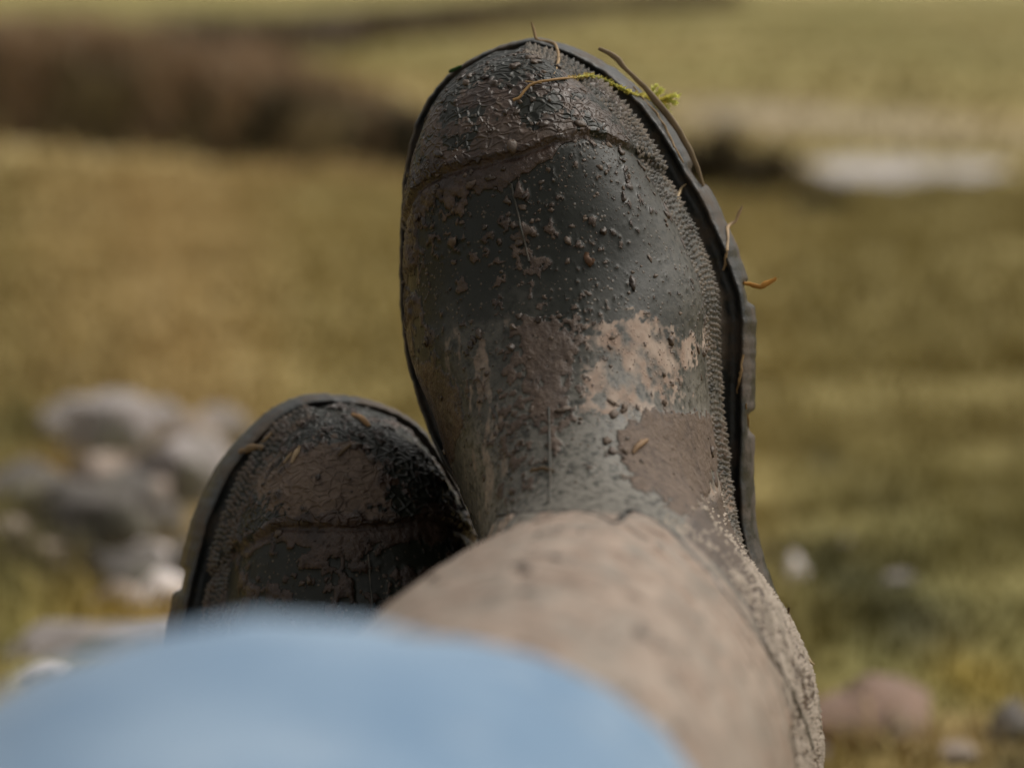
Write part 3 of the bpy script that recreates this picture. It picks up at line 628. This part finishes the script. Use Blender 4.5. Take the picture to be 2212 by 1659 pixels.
    for sidek in (-1, 1):
        # walk along rings; for each row find the vertex at the wanted girth distance above the base line
        for row in range(7):
            ptsr = []
            for i in range(0, ns):
                if G[i, :, 0].max() < -50: continue
                ring = Gd[i]; half = np.arange(0, nt//2+1) if sidek > 0 else np.r_[0, np.arange(nt-1, nt//2-1, -1)]
                q = ring[half]; nn = N[i][half]
                zlow = q[:, 2]
                base = np.argmax((zlow > 21.5) | (np.arange(len(q)) > len(q)*0.45))
                if zlow[base] < 21: continue
                g = np.r_[0, np.cumsum(np.linalg.norm(np.diff(q[base:], axis=0), axis=1))]
                want = 0.7+row*1.85
                if g[-1] < want+6: continue
                if sidek*1.0 == MEDK and G[i, :, 0].max() > 232: continue
                j = base+np.searchsorted(g, want); ptsr.append((*q[j], *nn[j]))
                if u[i] > 0.66: break
            if len(ptsr) < 5: continue
            a_ = np.array(ptsr); sl = np.r_[0, np.cumsum(np.linalg.norm(np.diff(a_[:, :3], axis=0), axis=1))]
            st = np.arange((row % 2)*1.0, sl[-1], 2.0); st = st[rg.uniform(size=len(st)) > 0.03+0.12*(fbm(np.c_[st*0.06, st*0+row*0.4, st*0], seed+5, 2) > 0.2)]
            pos = np.stack([np.interp(st, sl, a_[:, c_]) for c_ in range(6)], 1)
            tn = np.gradient(pos[:, :3], axis=0); tn /= np.linalg.norm(tn, axis=1)[:, None]+1e-9
            nn = pos[:, 3:]/np.linalg.norm(pos[:, 3:], axis=1)[:, None]; bb = np.cross(nn, tn)
            hgt = (1.3*rg.uniform(0.65, 1.1, len(pos)))[:, None]; r_ = 1.05*rg.uniform(0.92, 1.05, (len(pos), 1))
            b0 = pos[:, :3]-nn*0.3
            quad = [b0+tn*r_, b0+bb*r_, b0-tn*r_, b0-bb*r_]; tip = b0+nn*(hgt+0.3)+rg.normal(0, .07, (len(pos), 3))
            base_i = sum(len(v) for v in SVs); SVs.append(np.stack(quad+[tip], 1).reshape(-1, 3))
            kk = base_i+np.arange(len(pos))[:, None]*5
            SFs += [kk+np.array(t3) for t3 in ((0, 1, 4), (1, 2, 4), (2, 3, 4), (3, 0, 4))]
    if SVs:
        SF = np.vstack(SFs); SV2 = np.vstack(SVs)*sg/1000
        studs = mesh_np('grip_studs', SV2, SF if side > 0 else SF[:, ::-1], stud_mat, root, smooth=False); studs['kind'] = 'stuff'
    return root, up, G, N, P2.reshape(ns, nt, 3)

FR = unit_frame((1170, 88), (1540, 1850), .815, .81, 10)
boot_r, up_r, GR, NR, PR = make_boot(1, FR, 3, 620, 420, paint_right, M_STUD, 'big muddy dark green rubber boot standing toe up, pale dusty ankle towards the camera')
FL = unit_frame((624, 868), (796, 2668), .858, .85, -14) @ Matrix.Scale(1.055, 4)
boot_l, up_l, GL, NL, PL = make_boot(-1, FL, 8, 460, 320, paint_left, M_STUDW, 'lower wet black-brown rubber boot half hidden behind the dusty leg and blue knee')
bpy.context.view_layer.update()
def bvh_of(o):
    me = o.data; return BVHTree.FromPolygons([tuple(v.co) for v in me.vertices], [tuple(p.vertices) for p in me.polygons])
BR, BL = bvh_of(up_r), bvh_of(up_l)

# ---- seams of the right and left boot: fine tubes laid on the surface
def tube(pts, rad, k=6, close=True):
    pts = np.array(pts, float); n = len(pts); rad = np.broadcast_to(np.asarray(rad, float), (n,))
    t = np.gradient(pts, axis=0); t /= np.linalg.norm(t, axis=1)[:, None]+1e-12
    a = np.cross(t, np.array([0.31, 0.52, 0.79])); a /= np.linalg.norm(a, axis=1)[:, None]+1e-12; b = np.cross(t, a)
    th = np.arange(k)/k*2*np.pi
    V = (pts[:, None]+rad[:, None, None]*(a[:, None]*np.cos(th)[None, :, None]+b[:, None]*np.sin(th)[None, :, None])).reshape(-1, 3)
    i = np.arange(n*k).reshape(n, k); Fq = np.stack([i[:-1], np.roll(i[:-1], -1, 1), np.roll(i[1:], -1, 1), i[1:]], -1).reshape(-1, 4)
    return V, Fq
def polyline(p, step):
    p = np.array(p, float); s_ = np.r_[0, np.cumsum(np.linalg.norm(np.diff(p, axis=0), axis=1))]
    n = max(3, int(s_[-1]/step)); return np.stack([np.interp(np.linspace(0, s_[-1], n), s_, p[:, c]) for c in range(p.shape[1])], 1)
def seam_on(root, tree, side):
    for nm, yz, r_ in [('ankle_seam', SEAM[0], .0006), ('ankle_seam', SEAM[1], .0007), ('ankle_seam', SEAM[2], .0010)]:
        q = []
        for x, y, z in polyline(yz, 2.0):
            h = tree.find_nearest(Vector((x/1000, side*y/1000, z/1000)))
            if h[0] is not None: q.append(h[0]-h[1]*0.0001)
        if len(q) > 2: mesh_np(nm, *tube(q, r_), M_SOLE, root)
    for ln in ([(228, 9), (203, 7.5)], [(158, 7), (146, 7.5), (133, 7)]):
        q = []
        for x, y in polyline(ln, 1.5):
            h = tree.ray_cast(Vector((x/1000, side*y/1000, 0.16 if x > 150 else 0.135)), Vector((0.0, 0, -1)) if x > 150 else Vector((-0.7, 0, -0.7)).normalized())
            if h[0] is not None: q.append(h[0]+h[1]*0.0001)
        if len(q) > 2: mesh_np('mould_line', *tube(q, .00034), M_SEAM, root)
seam_on(boot_r, BR, 1); seam_on(boot_l, BL, -1)
def heel_grip(root, P, N, side, n, seed, mat):
    P = P.reshape(-1, 3); N = N.reshape(-1, 3); x, y, z = P.T; rg = np.random.default_rng(seed)
    w = ((N[:, 1] < -0.55) & (N[:, 2] > -0.3) & (z > 36) & (z < 150) & (x < 122) & (x > 15)).astype(float)*(0.08+(1-sstep(-45, -38, y)))*(0.25+sstep(-0.2, 0.2, fbm(P*0.1, 71, 3)))
    idx = rg.choice(len(P), n, p=w/w.sum()); p, nn = P[idx], N[idx]
    t = np.array([-0.25, 0, 1.0])+rg.normal(0, .12, (n, 3)); t -= nn*(t*nn).sum(1)[:, None]; t /= np.linalg.norm(t, axis=1)[:, None]; b = np.cross(nn, t)
    L = rg.uniform(0.9, 2.6, n)[:, None]; W = rg.uniform(0.45, 0.8, n)[:, None]; H = rg.uniform(0.5, 1.0, n)[:, None]
    V = np.stack([p-t*L-nn*.2, p+b*W-nn*.2, p+t*L*0.6-nn*.2, p-b*W-nn*.2, p+t*L*0.2+nn*H], 1).reshape(-1, 3)
    k = np.arange(n)[:, None]*5; F3 = np.concatenate([k+np.array(q) for q in ((0, 1, 4), (1, 2, 4), (2, 3, 4), (3, 0, 4))])
    o = mesh_np('heel_grip', V*np.array([1, side, 1])/1000, F3 if side > 0 else F3[:, ::-1], mat, root, smooth=False); o['kind'] = 'stuff'
M_GRIP = mat_rubber('pale worn grip tips', (0.17, 0.135, 0.095), (0.45, 0.38, 0.31), 0.30, 0.60, 0.6)
heel_grip(boot_r, PR, NR, 1, 4600, 12, M_GRIP); heel_grip(boot_l, PL, NL, -1, 900, 13, M_STUDW)

# ---- clods and splashes of mud stuck to the uppers
def clods(root, P, N, dens, n, side, seed, smin, smax, tone):
    rg = np.random.default_rng(seed); P = P.reshape(-1, 3); N = N.reshape(-1, 3)
    w = dens(P); w = np.clip(w, 0, None); idx = rg.choice(len(P), n, p=w/w.sum())
    bm = bmesh.new(); bmesh.ops.create_icosphere(bm, subdivisions=2, radius=1); bm.verts.ensure_lookup_table()
    U = np.array([v.co for v in bm.verts]); T3 = np.array([[v.index for v in f.verts] for f in bm.faces]); bm.free()
    Vs, Fs, Ts = [], [], []
    for j, i in enumerate(idx):
        r = smin*(smax/smin)**(rg.uniform()**7.5); d = 1+0.6*vnoise(U*1.6+j*9.1, seed)+0.35*vnoise(U*3.7+j*3.3, seed+1)
        nn = N[i]; a = np.cross(nn, [0.3, 0.5, 0.8]); a /= np.linalg.norm(a); an = rg.uniform(0, 6.28); b = np.cross(nn, a)
        a, b = a*math.cos(an)+b*math.sin(an), -a*math.sin(an)+b*math.cos(an)
        Q = U*d[:, None]*np.array([r*rg.uniform(0.8, 1.9), r, r*rg.uniform(0.45, 0.8)])
        Vs.append(P[i]+Q[:, :1]*a+Q[:, 1:2]*b+(Q[:, 2:]+0.1*r)*nn); Fs.append(T3+j*len(U)); Ts.append(np.full(len(U), np.clip(tone(P[i])+rg.normal(0, 0.22), 0, 1)))
    o = mesh_np('mud_clods', np.vstack(Vs)*np.array([1, side, 1])/1000, np.vstack(Fs) if side > 0 else np.vstack(Fs)[:, ::-1], M_CLOD, root, attrs={'tone': np.concatenate(Ts)})
    o['kind'] = 'stuff'
def dens_r(P):
    x, y, z = P.T; return np.where((z > 30) & (z < 130) & (x > 118), 0.12+0.4*sstep(135, 165, x)+1.2*sstep(200, 235, x)*(x < 240)+0.8*sstep(0.1, 0.4, fbm(P*0.08, 90, 3)), 0)*(y > -44)
clods(boot_r, PR, NR, dens_r, 2600, 1, 4, 0.14, 1.35, lambda p: 0.15+0.35*(p[1] < 5)+0.25*(p[0] < 180))
def dens_s(P):
    x, y, z = P.T; return ((z > 200) & (z < 360) & (x > 85)).astype(float)*(0.15+6*np.exp(-((y+39)**2+(z-300)**2)/60))
clods(boot_r, PR, NR, dens_s, 60, 1, 14, 0.5, 2.2, lambda p: 0.25)
def dens_l(P):
    x, y, z = P.T; return np.where((z > 30) & (z < 110) & (x > 150), 1.0, 0)
clods(boot_l, PL, NL, dens_l, 500, -1, 5, 0.2, 1.4, lambda p: 0.2)

# ------------------------------------------------------------------ the person: legs in jeans
person = empty('person', Matrix.Translation((0.0, -0.12, 0.05)))
tag(person, 'person in light blue jeans, blurred bent knee in front of the boots', 'person')
def skin_chain(name, nodes, edges, root_i, mat, parent, subd=3):
    me = bpy.data.meshes.new(name); me.from_pydata([tuple(n[0]) for n in nodes], edges, []); o = bpy.data.objects.new(name, me); COL.objects.link(o)
    o.modifiers.new('skin', 'SKIN'); o.modifiers['skin'].use_smooth_shade = True
    sv = me.skin_vertices[0].data
    for i, n in enumerate(nodes): sv[i].radius = (n[1], n[1] if len(n) < 3 else n[2]); sv[i].use_root = (i == root_i)
    ss = o.modifiers.new('sub', 'SUBSURF'); ss.levels = ss.render_levels = subd
    dg = bpy.context.evaluated_depsgraph_get(); m2 = bpy.data.meshes.new_from_object(o.evaluated_get(dg)); bpy.data.objects.remove(o)
    n = len(m2.vertices); co = np.zeros(n*3, np.float32); m2.vertices.foreach_get('co', co); co = co.reshape(-1, 3)
    no = np.zeros(n*3, np.float32); m2.vertices.foreach_get('normal', no); no = no.reshape(-1, 3)
    co = co + no*(0.004*fbm(co*np.array([16, 30, 16]), 201, 3)+0.006*vnoise(co*np.array([9, 26, 14]), 203))[:, None]
    m2.vertices.foreach_set('co', co.ravel().astype(np.float32)); m2.polygons.foreach_set('use_smooth', np.ones(len(m2.polygons), bool)); m2.update()
    m2.materials.clear(); m2.materials.append(mat)
    ob = bpy.data.objects.new(name, m2); COL.objects.link(ob); ob.parent = parent; ob.matrix_parent_inverse = parent.matrix_world.inverted()
    return ob
bpy.context.view_layer.update()
def bl(fr, x, y, z): return fr @ Vector((x/1000, y/1000, z/1000))
KR = CAM @ Vector((-0.041, -0.1165, -0.37))
nodes = [(bl(FR, 58, 2, 285), .056), (bl(FR, 57, 2, 350), .060), (bl(FR, 56, 14, 395), .074), (KR, .104), (CAM @ Vector((-0.060, -0.200, -0.24)), .100), (CAM @ Vector((-0.085, -0.275, -0.08)), .105),
         (Vector((-0.10, -0.10, 0.135)), .115), (Vector((-0.20, -0.16, 0.14)), .13), (Vector((-0.30, -0.10, 0.135)), .115), (Vector((-0.26, 0.12, 0.15)), .095), (Vector((-0.21, 0.33, 0.155)), .075),
         (bl(FL, 56, -2, 395), .066), (bl(FL, 57, -2, 340), .056), (bl(FL, 58, -2, 285), .054), (Vector((-0.20, -0.30, 0.24)), .13)]
edges = [(0, 1), (1, 2), (2, 3), (3, 4), (4, 5), (5, 6), (6, 7), (7, 8), (8, 9), (9, 10), (10, 11), (11, 12), (12, 13), (7, 14)]
jeans = skin_chain('jeans', nodes, edges, 7, M_DENIM, person)
# the upper body leans back behind the camera in a dark jacket, arms forward to hold it; unseen, added to darken reflections on the rubber
_jk = NT('dark waxed jacket'); M_JACKET = _jk.set(Base_Color=_jk.mix(_jk.noise(_jk.obj(), 20, 3), (0.02, 0.021, 0.018), (0.04, 0.04, 0.033)), Roughness=0.8)
nodes2 = [(Vector((-0.20, -0.26, 0.22)), .135), (Vector((-0.17, -0.40, 0.40)), .15), (Vector((-0.13, -0.52, 0.60)), .15), (Vector((-0.11, -0.56, 0.72)), .07), (Vector((-0.09, -0.54, 0.84)), .10), (Vector((-0.08, -0.53, 0.93)), .07),
          (Vector((-0.30, -0.50, 0.62)), .07), (Vector((-0.34, -0.34, 0.42)), .052), (Vector((-0.12, -0.14, 0.45)), .036), (Vector((0.06, -0.50, 0.62)), .07), (Vector((0.22, -0.36, 0.44)), .052), (Vector((0.10, -0.14, 0.46)), .036)]
jacket = skin_chain('jacket', nodes2, [(0, 1), (1, 2), (2, 3), (3, 4), (4, 5), (2, 6), (6, 7), (7, 8), (2, 9), (9, 10), (10, 11)], 0, M_JACKET, person)

# ------------------------------------------------------------------ rock that carries the heel of the big boot
hb = bl(FR, 14, 0, -2)
V_, F_ = rock_mesh(44, 4, 0.8, 0.2); V_ = V_*np.array([0.13, 0.12, 0.085/0.8]); gz = float(terrain(np.array([hb.x]), np.array([hb.y]))[0])
V_[:, 2] = np.clip(V_[:, 2], None, 0.07)
ro = mesh_np('rock', V_, F_, M_ST['dark']); ro.location = (hb.x, hb.y+0.02, hb.z-0.074); tag(ro, 'dark rock under the heel of the big boot', 'rock', 'loose stones around the boots')

# ------------------------------------------------------------------ straws, chips and moss stuck to the boots
bpy.context.view_layer.update()
TREES = []
for root in (boot_r, boot_l):
    for c in root.children:
        if c.name.split('.')[0] in ('upper', 'sole', 'grip_studs'): TREES.append((bvh_of(c), c.matrix_world.inverted(), c.matrix_world))
CO = CAM.translation
def surf(u, v):
    best = None; dirw = at(u, v, 1.0)-CO
    for t_, inv, mw in TREES:
        o = inv @ CO; d = (inv.to_3x3() @ dirw).normalized(); h = t_.ray_cast(o, d)
        if h[0] is not None:
            w = mw @ h[0]; dep = (w-CO).dot(dirw)/dirw.length_squared
            if best is None or dep < best: best = dep
    return best
def lay(px, lift=0.0012):
    px = polyline(px, 6); D = [surf(*p) for p in px]; ok = [i for i, d in enumerate(D) if d is not None]
    if not ok: D = [0.80]*len(px)
    else: D = np.interp(np.arange(len(px)), ok, [D[i] for i in ok])
    D = np.convolve(np.pad(D, 2, mode='edge'), np.ones(5)/5, 'valid')-lift
    return np.array([at(u, v, d) for (u, v), d in zip(px, D)])
def straw(name, px, w, col, label, cat, flat=1.0, lift=0.0012, group='bits of straw on the boots'):
    P = lay(px, lift); n = len(P); q = np.linspace(0, 1, n); rad = w*0.54*0.15e-3*(0.55+0.45*np.sin(np.pi*np.clip(q*0.9+0.08, 0, 1)))*(1+0.25*vnoise(np.c_[q*9, q*0, q*0], int(w*10)))
    jit = np.stack([vnoise(np.c_[q*11+k_*5, q*0, q*0], int(w*10)+k_) for k_ in range(3)], 1)*2.6e-4; P = P+jit-jit[:1]
    V, Fq = tube(P, rad, 7); c = P.mean(0); vd = np.array(CO)-c; vd /= np.linalg.norm(vd); ax = np.repeat(P, 7, 0); e_ = V-ax; V = ax+e_-0.62*np.outer(e_@vd, vd)
    C = np.array(col)*(1+0.35*fbm(np.c_[V*220], 7, 3))[:, None]
    o = mesh_np(name, V-c, Fq, M_STRAW, attrs={'col': np.clip(C, 0, 1)}); o.location = c; tag(o, label, cat, group); return o
TAN, PALE, BRN, ORG = (0.34, 0.23, 0.12), (0.52, 0.40, 0.25), (0.13, 0.085, 0.045), (0.42, 0.20, 0.04)
straw('grass_stalk', [(1148, 50), (1151, 65), (1157, 84), (1170, 89), (1188, 91), (1199, 97), (1204, 115), (1206, 135), (1196, 162)], 7, TAN, 'thin dry grass stalk bent over the very tip of the big boot', 'straw')
straw('grass_stalk', [(1293, 105), (1312, 114), (1335, 130), (1362, 160), (1390, 190), (1415, 220), (1440, 250), (1465, 285), (1490, 325), (1506, 365), (1518, 403)], 13, (0.20, 0.145, 0.085), 'long brown grass blade lying along the upper edge of the big boot sole', 'straw')
straw('grass_stalk', [(1368, 188), (1392, 215), (1420, 246), (1440, 280), (1456, 312), (1477, 352)], 6, TAN, 'thin stalk tucked under the long brown blade on the boot edge', 'straw')
straw('grass_stalk', [(1500, 350), (1510, 378), (1514, 398)], 5, TAN, 'short stalk end beside the lower tip of the long brown blade', 'straw')
straw('straw_scrap', [(1464, 432), (1467, 418), (1474, 405), (1483, 398)], 6, PALE, 'small pale hooked straw on the studs of the big boot', 'straw')
straw('grass_stalk', [(1562, 584), (1568, 560), (1573, 520), (1570, 494), (1580, 483), (1590, 478), (1597, 460), (1602, 447)], 8, (0.42, 0.30, 0.18), 'kinked tan straw sticking up from the widest part of the sole', 'straw')
straw('plant_stem', [(1606, 611), (1622, 617), (1640, 621), (1657, 612), (1676, 601)], 11, ORG, 'stubby orange brown stem jutting out from the sole edge', 'straw')
straw('grass_stalk', [(1704, 1312), (1707, 1345), (1711, 1378)], 6, BRN, 'dark upright stalk on the heel side of the big boot', 'straw')
straw('straw_scrap', [(1733, 1402), (1744, 1420), (1760, 1435)], 6, PALE, 'short pale straw low on the heel side of the big boot', 'straw')
straw('grass_stalk', [(1606, 766), (1602, 800), (1593, 850)], 6, TAN, 'tan straw lying in the dark welt groove', 'straw')
straw('grass_stalk', [(1612, 872), (1614, 895), (1618, 922)], 5, TAN, 'short straw on the sole below the welt straw', 'straw')
straw('twig', [(1367, 979), (1380, 960), (1398, 950)], 11, (0.24, 0.15, 0.08), 'brown twig scrap on the drying mud patch by the ankle', 'twig')
straw('twig', [(1145, 1018), (1170, 1012), (1195, 1020)], 8, BRN, 'dark twig scrap lying across the mould line of the instep', 'twig')
straw('wood_chip', [(516, 978), (535, 970), (556, 966), (570, 968)], 16, (0.22, 0.15, 0.085), 'splintered brown chip on the outer welt of the lower boot', 'chip')
straw('wood_chip', [(630, 1000), (637, 983), (646, 963)], 11, (0.40, 0.29, 0.17), 'pale wood chip standing on the studs of the lower boot', 'chip')
straw('wood_chip', [(612, 1000), (624, 984), (632, 976)], 7, (0.30, 0.22, 0.13), 'smaller splinter next to the pale wood chip', 'chip')
straw('wood_chip', [(762, 896), (780, 903), (800, 922)], 12, (0.30, 0.17, 0.07), 'orange brown chip at the toe tip of the lower boot', 'chip')
straw('wood_chip', [(564, 957), (578, 943), (592, 930)], 7, (0.33, 0.23, 0.13), 'thin splinter along the toe welt of the lower boot', 'chip')
straw('wood_chip', [(730, 985), (748, 968), (760, 960)], 9, BRN, 'brown splinter on top of the toe cap of the lower boot', 'chip')
straw('leaf_scrap', [(1268, 545), (1266, 560), (1274, 572), (1282, 560)], 13, (0.11, 0.06, 0.035), 'curled brown leaf scrap in the middle of the big boot vamp', 'leaf')
straw('leaf_scrap', [(970, 156), (985, 149), (998, 144)], 9, (0.03, 0.07, 0.015), 'tiny dark green leaf scrap on the toe rim of the big boot', 'leaf')

_ms = NT('moss leaf'); _mc = _ms.attr('col').outputs['Color']; _ms.set(Base_Color=_mc, Roughness=0.6)
_tr = _ms.new('ShaderNodeBsdfTranslucent'); _ms.l.new(_mc, _tr.inputs[0]); _mx = _ms.new('ShaderNodeMixShader'); _mx.inputs[0].default_value = 0.45
_ms.l.new(_ms.b.outputs[0], _mx.inputs[1]); _ms.l.new(_tr.outputs[0], _mx.inputs[2]); _ms.l.new(_mx.outputs[0], _ms.out.inputs[0])
sprig = empty('moss_sprig', Matrix.Translation(at(1300, 170, 0.77))); tag(sprig, 'yellow green feathery moss sprig draped over the toe cap of the big boot', 'moss')
bpy.context.view_layer.update()
def child_mesh(nm, V, Fq, C, parent):
    o = mesh_np(nm, V, Fq, M_STRAW, parent, attrs={'col': C}); o.matrix_parent_inverse = parent.matrix_world.inverted(); return o
SP = lay([(1108, 217), (1122, 212), (1131, 199), (1145, 184), (1165, 177), (1200, 172), (1240, 168), (1275, 163), (1305, 172), (1340, 190), (1370, 203), (1400, 211), (1425, 219), (1446, 214)], 0.0018)
q = np.linspace(0, 1, len(SP)); V, Fq = tube(SP, 0.15e-3*(3.2-1.2*q), 7); tc = np.repeat(q, 7)[:, None]
child_mesh('stem', V, Fq, np.array([0.30, 0.18, 0.07])*(1-sstep(0.35, 0.5, tc))+np.array([0.40, 0.42, 0.08])*sstep(0.35, 0.5, tc), sprig)
V2, F2 = tube(lay([(1135, 177), (1152, 178), (1170, 180)], 0.0018), 0.25e-3, 6); child_mesh('rootlet', V2, F2, np.tile([0.34, 0.22, 0.10], (len(V2), 1)), sprig)
rg = np.random.default_rng(77); LV, LF, LC = [], [], []
def leaf(p, d, L, w, c):
    s_ = np.cross(d, rg.normal(size=3)); s_ /= np.linalg.norm(s_); b = sum(len(v) for v in LV); up_ = np.cross(d, s_)
    LV.append(np.array([p-s_*w*0.3, p+s_*w*0.3, p+d*L*0.45+s_*w*0.5+up_*w*0.3, p+d*L*0.45-s_*w*0.5+up_*w*0.3, p+d*L])); LF.extend([[b, b+1, b+2], [b, b+2, b+3], [b+3, b+2, b+4]]); LC.append(np.tile(c, (5, 1)))
tng = np.gradient(SP, axis=0); tng /= np.linalg.norm(tng, axis=1)[:, None]
for i in range(len(SP)):
    if q[i] < 0.36: continue
    for _ in range(6 if q[i] < 0.8 else 11):
        r3 = rg.normal(size=3); r3 -= tng[i]*(r3@tng[i]); r3 /= np.linalg.norm(r3); d = tng[i]*0.75+r3*0.75; d /= np.linalg.norm(d)
        g = sstep(0.36, 0.6, np.array([q[i]]))[0]; c = np.array([0.42, 0.28, 0.06])*(1-g)+np.array([0.72, 0.64, 0.16])*g
        leaf(SP[i]+tng[i]*rg.uniform(-1, 1)*4e-4, d, (0.0016 if q[i] < 0.8 else 0.0025)*rg.uniform(0.7, 1.3), 0.0007, c*rg.uniform(0.75, 1.3))
cr, cu_ = np.array(CAM.to_3x3() @ Vector((1, 0, 0))), np.array(CAM.to_3x3() @ Vector((0, 1, 0)))
for i0, dx, dy, L in ((-9, .55, .8, 26), (-7, .75, .65, 26), (-5, -.1, -1, 22), (-3, .9, .35, 30), (-4, .6, -.8, 28), (-2, .95, -.35, 18), (-8, .3, -.95, 16)):
    base = SP[i0]; dv = cr*dx+cu_*dy+rg.normal(0, 0.15, 3)
    for t_ in np.linspace(0.1, 1, 9):
        for _ in range(5):
            d = dv*0.8+rg.normal(0, 0.55, 3); d /= np.linalg.norm(d); leaf(base+dv*L*0.15e-3*t_, d, 0.0018*rg.uniform(0.6, 1.2), 0.0007, np.array([0.74, 0.74, 0.22])*rg.uniform(0.75, 1.3))
lo = child_mesh('leaves', np.vstack(LV), np.array(LF), np.vstack(LC), sprig); lo['kind'] = 'stuff'; lo.data.materials.clear(); lo.data.materials.append(_ms.m)
